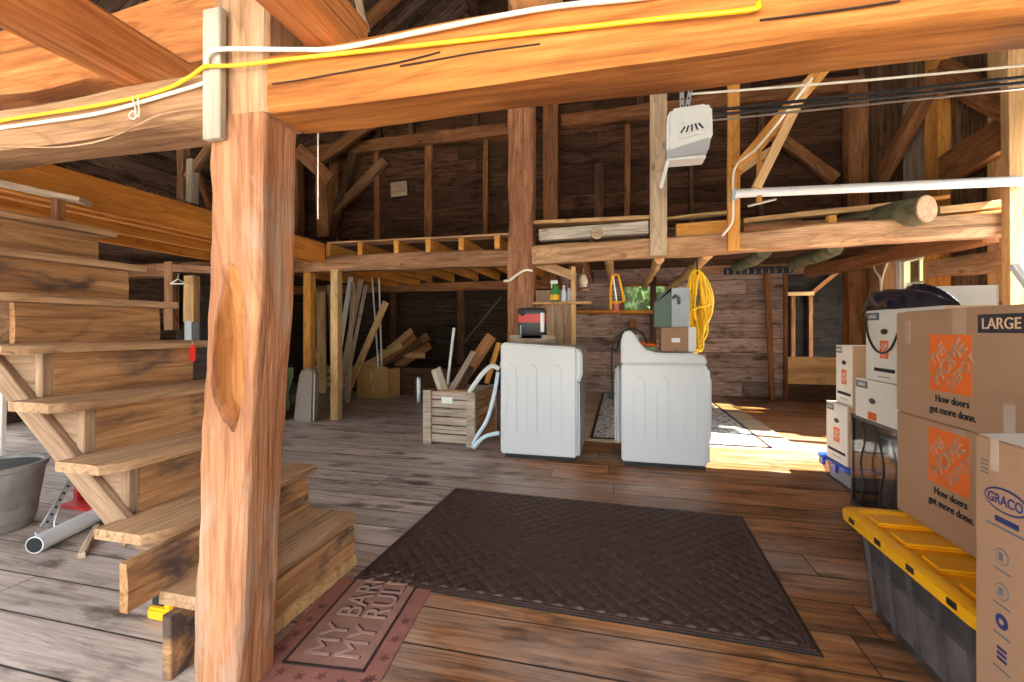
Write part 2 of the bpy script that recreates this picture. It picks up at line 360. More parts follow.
def text(name, body, size, origin, X, Y, mat, parent=None, bold=0, align='CENTER', depth=.0012, sx=1.0):
    cu = bpy.data.curves.new('lettering', 'FONT'); cu.body = body; cu.size = size; cu.align_x = align; cu.align_y = 'CENTER'; cu.extrude = depth; cu.bevel_depth = bold; cu.bevel_resolution = 0
    to = bpy.data.objects.new('lettering', cu); C.objects.link(to)
    dg = bpy.context.evaluated_depsgraph_get(); me = bpy.data.meshes.new_from_object(to.evaluated_get(dg))
    bpy.data.objects.remove(to); bpy.data.curves.remove(cu)
    me.materials.clear(); me.materials.append(mat)
    o = bpy.data.objects.new(name, me); C.objects.link(o)
    X, Y = Vector(X).normalized(), Vector(Y).normalized(); Z = X.cross(Y).normalized(); X = X*sx
    m = Matrix(((X.x, Y.x, Z.x, origin[0]), (X.y, Y.y, Z.y, origin[1]), (X.z, Y.z, Z.z, origin[2]), (0, 0, 0, 1)))
    if parent: o.parent = parent; o.matrix_local = m
    else: o.matrix_world = m
    return o
def dup(o, loc=None, rz=None, label=None):
    r = o.copy(); C.objects.link(r)
    if loc is not None: r.location = loc
    if rz is not None: r.rotation_euler = (0, 0, rz)
    if label: r['label'] = label
    for ch in list(o.children):
        c = ch.copy(); C.objects.link(c); c.parent = r
        for g in list(ch.children):
            d = g.copy(); C.objects.link(d); d.parent = c
    return r
# ================================================================== THE SETTING
BW, RW, LW = 8.0, 3.6, -7.0
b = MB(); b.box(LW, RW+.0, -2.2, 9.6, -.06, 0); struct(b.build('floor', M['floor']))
b = MB(); b.box(-40, 40, -40, 40, -.30, -.20); struct(b.build('ground', M['gravel']))
# gable wall with a doorway and a small window
def wall_cells(name, axis, a0, a1, z0, z1, holes, p, th, mat):
    """wall in plane axis=p with rectangular holes (a0,a1,z0,z1)"""
    xs = sorted({a0, a1, *[h[0] for h in holes], *[h[1] for h in holes]}); zs = sorted({z0, z1, *[h[2] for h in holes], *[h[3] for h in holes]})
    b = MB()
    for i in range(len(xs)-1):
        for j in range(len(zs)-1):
            cx, cz = (xs[i]+xs[i+1])/2, (zs[j]+zs[j+1])/2
            if any(h[0] < cx < h[1] and h[2] < cz < h[3] for h in holes): continue
            if axis == 'Y': b.box(xs[i], xs[i+1], p, p+th, zs[j], zs[j+1])
            else: b.box(p, p+th, xs[i], xs[i+1], zs[j], zs[j+1])
    return struct(b.build(name, mat))
wall_cells('wall_back', 'Y', -1.2, RW, 0, 2.17, [(2.608, 3.46, 0, 2.0), (.06, .76, 1.40, 1.86)], BW, .05, M['wall'])
wall_cells('wall_back_bay', 'Y', LW, -1.2, 0, 2.17, [], BW, .05, M['wall_bay_shade'])
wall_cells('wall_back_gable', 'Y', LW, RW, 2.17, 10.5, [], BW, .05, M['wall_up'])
wall_cells('wall_right', 'X', 5.1, BW, 0, 5.2, [(6.25, 6.86, 1.35, 2.10)], RW, .05, M['wall_y'])
wall_cells('wall_right_front', 'X', -2.2, 5.1, 0, 5.2, [(3.4, 5.08, 0, 2.6)], RW, .05, M['wall_y'])
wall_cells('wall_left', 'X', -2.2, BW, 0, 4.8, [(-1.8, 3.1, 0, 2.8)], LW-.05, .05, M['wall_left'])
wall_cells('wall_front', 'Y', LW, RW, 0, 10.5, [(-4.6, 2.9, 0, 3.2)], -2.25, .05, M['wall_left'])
# roof: two slopes, ridge running towards the gable
for nm, x0, z0, x1, z1 in (('ceiling_roof_slope_west', LW-.3, 4.2, .5, 9.3), ('ceiling_roof_slope_east', .5, 9.3, RW+.3, 4.9)):
    L = math.hypot(x1-x0, z1-z0); b = MB(); b.box(0, L, -2.4, BW+.1, 0, .06); o = b.build(nm, M['roof']); struct(o)
    o.location = (x0, 0, z0); o.rotation_euler = (0, -math.atan2(z1-z0, x1-x0), 0)
# room beyond the doorway
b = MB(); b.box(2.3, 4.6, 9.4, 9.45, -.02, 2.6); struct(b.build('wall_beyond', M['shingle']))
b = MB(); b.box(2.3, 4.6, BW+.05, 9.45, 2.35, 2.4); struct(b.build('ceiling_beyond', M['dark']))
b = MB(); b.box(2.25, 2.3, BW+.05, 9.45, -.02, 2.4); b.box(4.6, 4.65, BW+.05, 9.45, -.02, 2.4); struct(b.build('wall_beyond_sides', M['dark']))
for x in (3.13, 3.42):
    timber('wall_stud', (x, 9.3, 0), (x, 9.3, 1.75), .07, .05, M['brown'], kind='structure', up=(0, 1, 0))
timber('wall_rail', (3.0, 9.26, 1.77), (3.46, 9.26, 1.77), .05, .07, M['lumber'], kind='structure')
timber('wall_brace', (3.46, 9.3, 1.8), (3.95, 9.3, 2.25), .05, .07, M['brown'], kind='structure')
# door surround
d1 = struct(thing('door_1', None, None))
timber('jamb', (2.575, 7.965, 0), (2.575, 7.965, 2.02), .05, .07, M['brown'], parent=d1, up=(0, 1, 0))
timber('jamb', (3.42, 7.965, 0), (3.42, 7.965, 2.02), .06, .08, M['brown'], parent=d1, up=(0, 1, 0))
timber('lintel', (1.25, 7.96, 2.10), (3.6, 7.96, 2.12), .08, .15, M['loft_beam_pale'], parent=d1)
o = timber('plywood_barrier', (2.60, 7.94, .46), (3.52, 7.94, .46), .03, .43, M['ply'], label='golden plywood panel fixed across the doorway below the dark opening', cat='panel')
timber('doorway_board', (2.60, 7.96, .125), (3.52, 7.96, .125), .03, .245, M['dark'], label='dark board closing the bottom of the doorway under the plywood', cat='board')
# back window and greenery outside
w2 = struct(thing('window_2', None, None, (.41, BW, 1.63)))
b = MB(); b.box(-.35, .35, .0, .03, -.23, .23); b.build('pane', M['dusty_pane'], w2, loc=(0, .02, 0))
for q in ((-.39, .39, .22, .27), (-.39, .39, -.27, -.22), (-.39, -.34, -.27, .27), (.34, .39, -.27, .27)):
    b = MB(); b.box(q[0], q[1], -.03, 0, q[2], q[3]); b.build('frame', M['brown'], w2)
b = MB()
for i in range(2600):
    p = Vector((random.uniform(-1.2, 2.0), random.uniform(8.9, 10.6), random.uniform(-.15, 3.4))); a = Vector((random.gauss(0, 1), random.gauss(0, 1), random.gauss(0, 1))).normalized(); c_ = a.orthogonal().normalized()*.07; a *= .12
    b.add([p-a, p+c_, p+a, p-c_], [(0, 1, 2, 3)])
tag(b.build('shrub_foliage', M['leaf']), 'sunlit green foliage seen through the small window', 'foliage', kind='stuff')
# side window
w1 = struct(thing('window_1', None, None, (RW, 6.55, 1.72)))
b = MB(); b.box(.01, .03, -.31, .31, -.37, .38); b.build('pane', M['pane'], w1)
for q in ((-.31, -.25, -.37, .38), (.25, .31, -.37, .38), (-.31, .31, .26, .38), (-.31, .31, -.37, -.31)):
    b = MB(); b.box(-.03, .04, *q); b.build('frame', M['trimwhite'], w1)
for q in ((-.012, .012, -.31, .26), (-.25, .25, -.04, -.015)):
    b = MB(); b.box(0, .035, *q); b.build('muntin', M['trimwhite'], w1)
for q in ((-.40, -.31, -.5, .45), (.31, .40, -.5, .45)):
    b = MB(); b.box(-.045, 0, *q); b.build('casing', M['trimwhite'], w1)
# studs, girts and braces of the gable wall
def st(name, p0, p1, w, h, mat, rough=.006, up=(0, 0, 1)): return timber(name, p0, p1, w, h, mat, rough, up=up, kind='structure')
YV = (0, 1, 0)
st('wall_girt', (LW, 7.9, 4.70), (-1.45, 7.9, 4.74), .2, .21, M['brown'], .02)
st('wall_girt', (-1.0, 7.9, 4.78), (RW, 7.9, 4.86), .2, .21, M['brown'], .02)
st('wall_girt', (LW, 7.93, 1.92), (-1.0, 7.93, 1.92), .12, .16, M['brown'], .01)
for x, w_, m_ in ((-4.63, .10, 'brown'), (-3.56, .14, 'brown'), (-2.42, .09, 'brown'), (.12, .09, 'brown'), (1.15, .07, 'dark'), (2.2, .1, 'dark'), (-5.6, .2, 'brown')):
    st('wall_stud', (x, 7.93, 2.2), (x+random.uniform(-.02, .02), 7.93, 4.62), w_, .1, M[m_], .01, YV)
for x, w_ in ((-4.3, .10), (-1.5, .14), (-2.9, .13), (.55, .09)):
    st('wall_stud', (x, 7.93, 0), (x, 7.93, 2.0), w_, .1, M['dark'], .008, YV)
for x, w_ in ((-3.9, .1), (-2.6, .1), (-4.6, .12), (.35, .1), (2.0, .12)):
    st('wall_stud', (x, 7.93, 4.85), (x-.2, 7.93, 7.0), w_, .1, M['dark'], .008, YV)
st('wall_post', (-1.185, 7.85, 1.9), (-1.185, 7.85, 5.3), .26, .24, M['brown'], .012, YV)
st('wall_post', (-.35, 7.9, 2.9), (-.35, 7.9, 4.0), .16, .06, M['dark'], .012, YV)
st('wall_brace', PV(333, 214, 7.85), PV(386, 160, 7.85), .12, .16, M['loft_beam'], .012)
st('wall_brace', (-5.9, 7.85, 2.1), (-5.1, 7.85, 4.6), .12, .18, M['dark'], .012)
st('wall_brace', PV(320, 160, 7.5), PV(374, 122, 7.5), .12, .2, M['brown'], .012)
st('wall_brace', PV(775, 135, 7.8), PV(835, 180, 7.8), .12, .16, M['brown'], .012)
st('wall_stud', (-.99, 7.6, 1.405), (1.30, 7.6, 1.385), .3, .05, M['rim'], .003)      # ledge along the wall at the window
st('wall_stud', PV(571, 265, 6.2), PV(571, 316, 6.2), .06, .06, M['brown'], .003, YV)
for px in (633, 688): st('wall_stud', PV(px, 319, 7.9), PV(px, 392, 7.9), .12, .06, M['brown'], .003, YV)
# rafters / purlin under the west slope
st('ceiling_purlin', (-4.6, -2, 5.72), (-4.6, 7.9, 5.72), .14, .16, M['dark'], .01)
st('ceiling_purlin', (-2.6, -2, 7.02), (-2.6, 7.9, 7.02), .14, .16, M['dark'], .01)
for y in (6.6, 5.0, 3.2, 1.4):
    st('ceiling_rafter', (LW, y, 4.27), (.4, y, 9.10), .12, .16, M['brown'], .01)
    st('ceiling_rafter', (RW, y, 5.05), (.6, y, 8.95), .12, .16, M['brown'], .01)
st('ceiling_collar_tie', PV(354, -20, 4.9), PV(366, 32, 4.9), .05, .09, M['lumber_grey'], .003)
# right wall framing
for y, m_ in ((6.1, 'lumber_orange'), (5.2, 'lumber')):
    st('wall_stud', (3.53, y, 0), (3.53, y, 5.0), .24 if y > 6 else .20, .12, M[m_], .004, (1, 0, 0))
st('wall_girt', (3.52, 5.0, 1.74), (3.52, 6.15, 1.80), .14, .2, M['loft_beam_pale'], .02)
st('wall_girt', (3.52, 5.0, 1.30), (3.52, 7.9, 1.20), .1, .14, M['brown'], .01)
st('wall_post', (3.5, 7.15, 0), (3.52, 7.15, 2.35), .16, .36, M['loft_beam_pale'], .015, (0, 1, 0))
st('wall_post', (3.45, 7.75, 0), (3.45, 7.75, 4.8), .26, .2, M['brown'], .015, (0, 1, 0))
st('wall_brace', PU(938, 72, 3.4), PU(882, 178, 3.4), .13, .15, M['brown'], .012)
st('wall_brace', PU(945, 172, 3.45), PU(1020, 124, 3.45), .1, .34, M['brown'], .012)
st('wall_brace', PU(940, 72, 3.45), PU(1014, 108, 3.45), .1, .24, M['brown'], .012)
b = MB(); q0, q1 = PU(905, 200, 3.56), PU(935, 200, 3.56); b.box(3.54, 3.57, q1.y, q0.y, 2.2, 4.0); struct(b.build('wall_panel', M['grey_panel']))
# ================================================================== BIG TIMBERS AT THE FRONT
# main post: hewn, waney, with a rotten hollow on its face
def main_post():
    FLz = [(0, -1.268), (.6, -1.231), (.95, -1.213), (1.2, -1.202), (1.49, -1.194), (1.735, -1.186)]
    FRz = [(0, -1.086), (.6, -1.058), (.95, -1.035), (1.2, -1.012), (1.49, -1.004), (1.735, -1.003)]
    def it(tb, z):
        for (a, va), (c_, vc) in zip(tb, tb[1:]):
            if z <= c_: return va+(vc-va)*(z-a)/(c_-a)
        return tb[-1][1]
    def in_hollow(u, z):               # outline of the hollow on the front face, depth 0..1
        hl = [(.805, -1.112, -1.100), (.85, -1.150, -1.082), (.89, -1.172, -1.074), (.955, -1.182, -1.062), (1.07, -1.178, -1.066), (1.15, -1.160, -1.070), (1.22, -1.150, -1.072), (1.29, -1.140, -1.085)]
        if not hl[0][0] < z < hl[-1][0]: return 0
        for (z0, l0, r0), (z1, l1, r1) in zip(hl, hl[1:]):
            if z <= z1:
                t = (z-z0)/(z1-z0); l, r = l0+(l1-l0)*t, r0+(r1-r0)*t
                if l < u < r:
                    fade = min(1, (1.33-z)/.26)
                    return fade*min(1, min((u-l)/.016, (r-u)/.007))
                return 0
        return 0
    NF, NS, NB = 90, 24, 12; bz = []; z = 0
    while z < 1.729: bz.append(z); z += .008
    bz.append(1.733); vs = []; D = .155; per = NF+NS+NB+NS
    for z in bz:
        fl, fr = it(FLz, z), it(FRz, z); fr2 = fr-.012
        w_ = .012*mn.noise(Vector((z*3, 1.7, 0)))+.006*mn.noise(Vector((z*11, 5, 0)))
        ring = []
        for i in range(NF): ring.append((fl+(fr-fl)*i/NF, 1.08, 'f', i/NF))
        for i in range(NS): ring.append((fr+(fr2-fr)*i/NS, 1.08+D*i/NS, 's', i/NS))
        for i in range(NB): ring.append((fr2+(fl-fr2)*i/NB, 1.08+D, 'b', i/NB))
        for i in range(NS): ring.append((fl, 1.08+D*(1-i/NS), 's', i/NS))
        cx, cy = (fl+fr)/2, 1.08+D/2
        for (u, v, k, tt) in ring:
            # rounded, waney arrises
            du, dv = u-cx, v-cy; hw, hd = (fr-fl)/2, D/2
            e = max(0, abs(du)/hw+abs(dv)/hd-1.72)/.28; sh = 1-.075*e*e
            q = Vector((u*9, v*9, z*1.6)); nn = mn.noise(q)*.006+mn.noise(q*4)*.0022
            grain = mn.noise(Vector((u*55, v*55, z*1.1)))*.0022
            sh += (nn+grain)/math.hypot(du, dv)
            u2, v2 = cx+du*sh+(w_ if du < 0 else -w_*.4), cy+dv*sh
            hd_ = in_hollow(u, z) if k == 'f' else 0
            vs.append((u2, v2+.055*hd_, z))
    n = per; m = len(bz)
    b = MB(); fs, mi = [], []
    for i in range(m-1):
        for k in range(n):
            fs.append((i*n+k, i*n+(k+1) % n, (i+1)*n+(k+1) % n, (i+1)*n+k))
            u = vs[i*n+k][0]
            mi.append(1 if k < NF and in_hollow(it(FLz, bz[i])+(it(FRz, bz[i])-it(FLz, bz[i]))*(k+.5)/NF, bz[i]) > .18 else 0)
    fs += [tuple(range(n-1, -1, -1)), tuple((m-1)*n+k for k in range(n))]; mi += [0, 0]
    b.v = vs; b.f = fs; b.mi = mi
    p = thing('timber_post', 'massive weathered timber post with a rotted hollow standing before the staircase', 'post', (0, 0, 0))
    b.build('post_shaft', [M['postZ'], M['hollow']], p, smooth=True)
    o = timber('post_tenon', (-1.088, 1.160, 1.732), (-1.088, 1.160, 3.0), .20, .150, M['loft_beam_pale'], .006, .012, up=YV, parent=p)
main_post()
b = MB(); b.box(-1.184, -1.120, 1.052, 1.074, 1.655, 2.035)
tag(b.build('board_strip', M['grey_board'], bevel=.002), 'grey painted board strip nailed to the upper face of the big post', 'board')
mb_ = timber('timber_beam', (-.985, 1.158, 1.815), (3.56, 1.165, 1.806), .17, .172, M['beam'], .010, .012, label='long golden hewn beam running overhead from the big post', cat='beam')
inv_ = mb_.matrix_world.inverted()
for pts in (((272, 84), (300, 80), (350, 71), (400, 62), (440, 52)), ((400, 66), (440, 59), (480, 52), (540, 44)), ((760, 20), (840, 10), (900, 1))):
    cable('crack', [inv_ @ PV(px, py, 1.0685) for px, py in pts], .0022, M['doormat_dark'], parent=mb_)
timber('timber_beam', (-1.205, 1.165, 1.80), (-5.2, 1.165, 1.79), .175, .145, M['beam_old'], .012, .012, label='old greyish beam above the stairs carrying yellow and white cables', cat='beam')
timber('timber_beam', (-1.14, 1.39, 2.215), (-5.2, 1.39, 2.215), .18, .25, M['joist'], .014, .015, label='reddish beam overhead behind the joist end, above the cable beam', cat='beam')
timber('ceiling_joist', (-1.482, 1.235, 1.945), (-1.482, -1.6, 1.945), .136, .15, M['joist'], .008, .02, label='thick overhead joist resting on the cable-carrying beam', cat='joist', kind='structure')
timber('ceiling_joist', (-.815, 1.22, 1.975), (-.815, -1.6, 1.975), .136, .14, M['joist'], .008, .02, kind='structure')
timber('ceiling_joist', (-.21, 1.26, 1.965), (-.21, -1.6, 1.965), .12, .12, M['lumber'], .006, .02, kind='structure')
# ================================================================== LOFT FRAME
LV = 4.79
timber('timber_post', (-1.075, 4.93, 0), (-1.075, 4.93, 5.0), .275, .27, M['loft_post'], .016, .02, up=YV, label='square brown loft post rising behind the washing machine without control hump', cat='post')
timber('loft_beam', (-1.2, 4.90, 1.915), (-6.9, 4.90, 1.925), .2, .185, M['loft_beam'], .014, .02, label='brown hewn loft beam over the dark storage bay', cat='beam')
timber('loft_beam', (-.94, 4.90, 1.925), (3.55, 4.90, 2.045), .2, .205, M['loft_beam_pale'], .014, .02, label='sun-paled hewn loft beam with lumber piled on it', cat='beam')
# left loft: joists, blocks and rim
for px in (328, 360, 396, 428, 461, 497):
    q = PV(px, 247, LV+.02); timber('loft_joist', (q.x, LV+.02, 2.085), (q.x, 7.9, 2.085), .06, .15, M['lumber_orange'], kind='structure')
timber('loft_rail', (-3.5, LV+.10, 2.17), (-1.21, LV+.10, 2.165), .2, .022, M['loft_beam_pale'], .003, kind='structure')
timber('loft_rim_joist', (-3.54, LV-.01, 2.04), (-3.54, .3, 2.035), .05, .235, M['rim'], kind='structure')
for x in (-3.75, -4.2, -4.75): timber('loft_joist', (x, 7.9, 2.0), (x, .3, 2.0), .06, .14, M['rim'], kind='structure')
b = MB(); b.box(LW, -3.56, .3, 8, 2.16, 2.19); b.box(-3.56, -.95, LV+.22, 8, 2.16, 2.19); struct(b.build('floor_loft', M['deck']))
b = MB(); b.box(-.95, RW, LV+.22, 8, 2.16, 2.19); struct(b.build('floor_loft_open_bay', M['deck']))
timber('loft_board', (-3.75, 1.6, 2.22), (-4.2, 4.6, 2.22), .2, .04, M['dark'], label='dark plank lying on the loft edge above the stairs', cat='plank')
timber('board_offcut', PV(-20, 179, 1.55), PV(86, 202, 1.75), .10, .025, M['lumber_grey'], label='grey plank poking out above the topmost stair', cat='plank')
st('wall_post', PV(58, 226, 1.72), PV(58, 198, 1.72), .045, .04, M['brown'], .003, YV)
st('wall_post', (-6.2, 7.5, 2.2), (-6.2, 7.5, 4.6), .3, .2, M['brown'], .015, YV)
st('wall_post', PV(184, 212, 5.2), PV(183, 130, 5.2), .12, .12, M['loft_beam'], .01, YV)
st('wall_post', PV(192, 214, 4.6), PV(193, 160, 4.6), .10, .1, M['crate'], .01, YV)
st('wall_brace', PV(188, 178, 4.6), PV(222, 132, 4.6), .08, .09, M['loft_beam'], .006)
st('wall_brace', PV(196, 170, 5.4), PV(212, 212, 5.4), .06, .08, M['brown'], .006)
st('wall_post', PV(326, 238, 6.6), PV(324, 172, 6.6), .22, .2, M['brown'], .02, YV)
st('wall_brace', PV(300, 150, 6.2), PV(332, 182, 6.2), .15, .2, M['brown'], .02)
# low inner wall under the loft, seen past the stair treads
b = MB(); b.box(-5.6, -3.95, 4.60, 4.64, 0, 1.93); struct(b.build('wall_inner', M['wall_bay_shade']))
st('wall_post', PV(172, 330, 4.5), PV(172, 262, 4.5), .14, .1, M['loft_beam'], .008, YV)
st('wall_post', PV(192, 322, 4.45), PV(192, 276, 4.45), .15, .1, M['lumber'], .008, YV)
st('wall_pipe', PV(192, 345, 4.45), PV(192, 321, 4.45), .11, .11, M['box_grey'], .0, YV)
st('wall_girt', PV(160, 268, 4.5), PV(214, 270, 4.5), .1, .09, M['loft_beam'], .008)
# supports and hangers
timber('support_post', (-3.40, 4.84, 0), (-3.40, 4.84, 1.84), .10, .10, M['lumber'], up=YV, label='pale sawn support post under the loft beam standing clear of the cushion', cat='post')
timber('support_post', (-3.87, 4.95, 0), (-3.87, 4.95, 1.84), .11, .10, M['lumber_orange'], up=YV, label='orange sawn support post rising behind the grey cushion', cat='post')
timber('hanging_upright', (.38, 4.765, 1.86), (.38, 4.765, 5.4), .165, .06, M['lumber_grey'], up=YV, label='wide greyish upright board behind the garage door opener', cat='upright')
timber('hanging_upright', (1.083, 4.765, 1.88), (1.083, 4.765, 5.4), .108, .06, M['lumber_orange'], up=YV, label='orange upright stud where the long white pipe starts', cat='upright')
timber('hanging_upright', (3.33, 4.765, .1), (3.30, 4.765, 5.0), .14, .09, M['lumber'], up=YV, label='pale upright timber carrying the far end of the white pipe', cat='upright')
timber('diagonal_brace', PV(822, 70, 4.70), PV(737, 170, 4.70), .10, .12, M['lumber_orange'], .004, label='broad orange diagonal brace meeting the upright stud', cat='brace')
timber('diagonal_brace', PV(808, 82, 4.62), PV(756, 188, 4.62), .05, .08, M['lumber'], .004, label='thin pale splintered brace beside the broad orange one', cat='brace')
timber('splintered_strip', PV(771, 150, 4.66), PV(742, 170, 4.66), .04, .06, M['lumber'], label='short pale splinter branching off the diagonal braces', cat='wood strip')
timber('splintered_strip', PV(759, 150, 4.66), PV(759, 204, 4.66), .04, .05, M['lumber_orange'], up=YV, label='short vertical orange strip hanging below the braces', cat='wood strip')
timber('metal_lever', PV(748, 206, 4.55), PV(776, 199, 4.55), .02, .02, M['steel'], label='short bright metal rod lying just under the long white pipe', cat='rod')
# poles carrying the loft over the laundry
for i, (px, r_) in enumerate(((659, .05), (706, .055), (762, .07), (832, .07), (608, .05))):
    p = PV(px, 268, 5.1); pt = Vector((p.x, 5.02, 1.86+.03*i/2)); b = MB()
    pts = [pt+Vector((.0, k*.36, .02*math.sin(k*2+i))) for k in range(9 if i not in (2, 3) else 4)]; b.tube(pts, [r_*(1+.08*math.sin(k*1.7+i)) for k in range(len(pts))], 10)
    o = b.build('loft_pole', M['bark'] if i in (2, 3) else M['lumber'], smooth=True); struct(o)
timber('loft_joist', (2.9, 7.9, 2.0), (3.3, 5.0, 1.98), .14, .16, M['brown'], .015, kind='structure')
timber('loft_joist', (-.5, 7.9, 2.0), (-.5, 5.0, 1.98), .12, .14, M['brown'], .01, kind='structure')
# lumber lying on the loft beam
def rest(name, a, c_, w, h, m, label, v=4.86, v2=None, rough=.004, cat='board', up=(0, 0, 1)): return timber(name, PV(*a, v), PV(*c_, v2 or v), w, h, M[m], rough, .006, up=up, label=label, cat=cat)
rest('birch_slab', (540, 236), (648, 228), .12, .13, 'birch', 'white barked slab lying on the loft beam beside the square post', 4.92)
rest('loose_board', (535, 224), (655, 219), .2, .04, 'lumber', 'thin tan board on top of the white barked slab', 5.0)
rest('loose_board', (645, 222), (733, 212), .12, .03, 'lumber', 'thin pale board between the two uprights above the lumber block', 5.05)
rest('lumber_block', (676, 232), (727, 228), .12, .14, 'lumber_orange', 'short orange lumber block between the two uprights', 4.88)
rest('loose_board', (742, 232), (860, 226), .14, .09, 'brown', 'reddish board on the loft beam beside the orange stud', 4.95)
rest('loose_board', (742, 222), (900, 205), .12, .05, 'lumber', 'long pale board resting above the reddish board', 5.1)
rest('loose_board', (850, 212), (945, 198), .14, .04, 'lumber_orange', 'orange plank lying across behind the log end', 5.4)
rest('loose_board', (935, 212), (1015, 203), .14, .07, 'lumber', 'pale board on the beam between log end and end upright', 4.95)
rest('loose_board', (770, 238), (840, 229), .1, .05, 'bark', 'mossy bark strip tucked behind the paled loft beam', 5.05)
rest('loose_board', (748, 226), (800, 219), .10, .05, 'brown', 'dark brown offcut just beyond the orange stud under the white pipe', 5.25)
rest('loose_board', (795, 214), (870, 207), .10, .03, 'lumber_grey', 'greyish board end poking up between the wooden block and the log', 5.5)
rest('loose_board', (846, 234), (905, 228), .10, .06, 'loft_beam', 'brown board tucked between the wooden block and the log', 5.0)
rest('loose_board', (940, 220), (1000, 214), .12, .05, 'lumber_orange', 'orange plank lying beneath the pale board past the log end', 4.9)
timber('wood_wedge', PV(831, 238, 4.9), PV(831, 216, 4.9), .07, .07, M['lumber_orange'], up=YV, label='small upright wooden block standing on the paled beam', cat='block')
def log(px, py, v, v2, r, mend, label, dx):
    p = PV(px, py, v); e = Vector((p.x+dx, v2, p.z+.02)); b = MB()
    n = 7; pts = [p.lerp(e, k/n) for k in range(n+1)]; rs = [r*(1+.05*math.sin(k*2.1)) for k in range(n+1)]
    L = thing('log', label, 'log'); b.tube(pts, rs, 14); b.build('bark', M['bark'], L, smooth=True)
    d = (p-e).normalized(); b = MB(); b.tube([p-d*.01, p+d*.012], [r*.985, r*.93], 14); b.build('sawn_end', M[mend], L)
log(926, 209, 4.70, 6.2, .128, 'log_end', 'thick log lying on the loft with its reddish sawn end facing out', -.75)
log(597, 233, 4.86, 5.6, .07, 'lumber_grey', 'thin round log end beside the white barked slab', -.1)
# ================================================================== LINES OVERHEAD
cable('yellow_cable', [PV(-30, 131, 1.062), PV(0, 121, 1.062), PV(100, 105, 1.062), PV(160, 91, 1.062), PV(188, 78, 1.052), PV(204, 67, 1.040), PV(214, 66, 1.038), PV(240, 65, 1.045), PV(300, 58, 1.055), PV(450, 42, 1.058), PV(640, 21, 1.056), PV(748, 10, 1.056), PV(758, 3, 1.07), PV(764, -8, 1.10)], .0055, M['yellow_cable'], 'yellow electric cable stapled along both front beams', 'cable')
cable('white_cable', [PV(-30, 132, 1.064), PV(0, 128, 1.064), PV(50, 121, 1.064), PV(105, 112, 1.064), PV(165, 95, 1.064), PV(207, 82, 1.06), PV(216, 74, 1.11)], .0055, M['white_cable'], 'white electric cable drooping under the yellow one on the old beam', 'cable')
cable('white_cable', [PV(208, 66, 1.045), PV(207, 58, 1.04), PV(212, 51, 1.036), PV(225, 49, 1.036), PV(250, 49, 1.05), PV(300, 49.5, 1.054), PV(340, 48, 1.054), PV(420, 32, 1.054), PV(500, 16, 1.054), PV(560, 6, 1.055), PV(640, -2, 1.06), PV(700, -8, 1.08)], .0062, M['white_cable'], 'white electric cable running along the top of the golden beam', 'cable')
cable('thin_wire', [PV(0, 146, 1.06), PV(60, 147, 1.058), PV(110, 138, 1.058), PV(160, 115, 1.058), PV(206, 108, 1.06)], .0028, M['loft_beam_pale'], 'thin brown wire sagging across the old beam face', 'wire')
cable('wire_loop', [PV(132, 96, 1.058), PV(136, 112, 1.05), PV(134, 119, 1.05), PV(129, 116, 1.052), PV(133, 111, 1.05), PV(139, 116, 1.05), PV(138, 96, 1.058)], .0022, M['white_cable'], 'small white wire curl hanging from the old beam cables', 'wire')
cable('pull_cord', [PV(318, 118, 1.25), PV(318, 170, 1.25), PV(318, 219, 1.25)], .0022, M['white_cable'], 'thin pull cord hanging from the golden beam beside the big post', 'cord')
OVc = 3.2
op = thing('garage_door_opener', 'white garage door opener hung beneath the golden beam', 'garage door opener', (.455, OVc, 2.31))
b = MB()
prof = [(-.13, .0), (-.145, .05), (-.14, .25), (-.115, .30), (.11, .31), (.145, .29), (.15, .10), (.13, .06)]
b.prism(prof, 'Y', 0, .15); b.build('housing', M['white_plastic'], op, bevel=.018, seg=3)
b = MB(); b.prism([(-.142, .04), (.14, .09), (.125, .0), (.10, -.03), (-.145, -.045)], 'Y', .012, .14); b.build('light_lens', M['grey_plastic'], op, bevel=.01)
b = MB(); b.box(-.146, .105, .0, .145, -.055, -.04); b.build('bottom_rim', M['white_plastic'], op, bevel=.005)
b = MB(); b.prism([(-.07, .075), (.10, .105), (.075, .19), (-.05, .20)], 'Y', -.03, .01); b.build('front_bulge', M['white_plastic'], op, bevel=.012, seg=3)
for k in range(5):
    x = -.045+.028*k; b = MB(); b.box(-.005, .005, -.037, -.028, -.022, .022); o = b.build('vent_slot', M['black'], op, loc=(x, 0, .128+.004*k)); o.rotation_euler = (0, math.radians(35-18*k), 0)
b = MB(); b.box(-.012, .012, 0, .02, -.19, .0, M4=Matrix.Translation((-.135, .02, -.05)) @ Matrix.Rotation(math.radians(14), 4, 'Y')); b.build('hanging_arm', M['white_plastic'], op, bevel=.003)
def strap(name, x0, x1, par):
    b = MB(); b.box(-.014, .014, 0, .004, 0, 2.1); o = b.build(name, M['galv'], par, loc=(x0, .1, .30)); o.rotation_euler = (0, math.radians(x1), 0)
    for k in range(12):
        b = MB(); b.tube([(0, -.002, .05+.05*k), (0, 0, .05+.05*k)], .007, 8); b.build('hole', M['black'], o)
    return o
strap('hanging_strap', -.035, 0, op); strap('hanging_strap', -.005, 9, op)
rl = thing('opener_rail', 'black double rail running from the garage door opener across the loft', 'rail')
for dz in (.0, .035):
    b = MB(); b.box(.60, 3.5, OVc+.14, OVc+.16, 2.588+dz, 2.602+dz); b.build('rail_bar', M['rubber'], rl)
b = MB(); b.box(.6, 3.5, OVc+.18, OVc+.2, 2.575, 2.582); b.build('chain', M['steel'], rl)
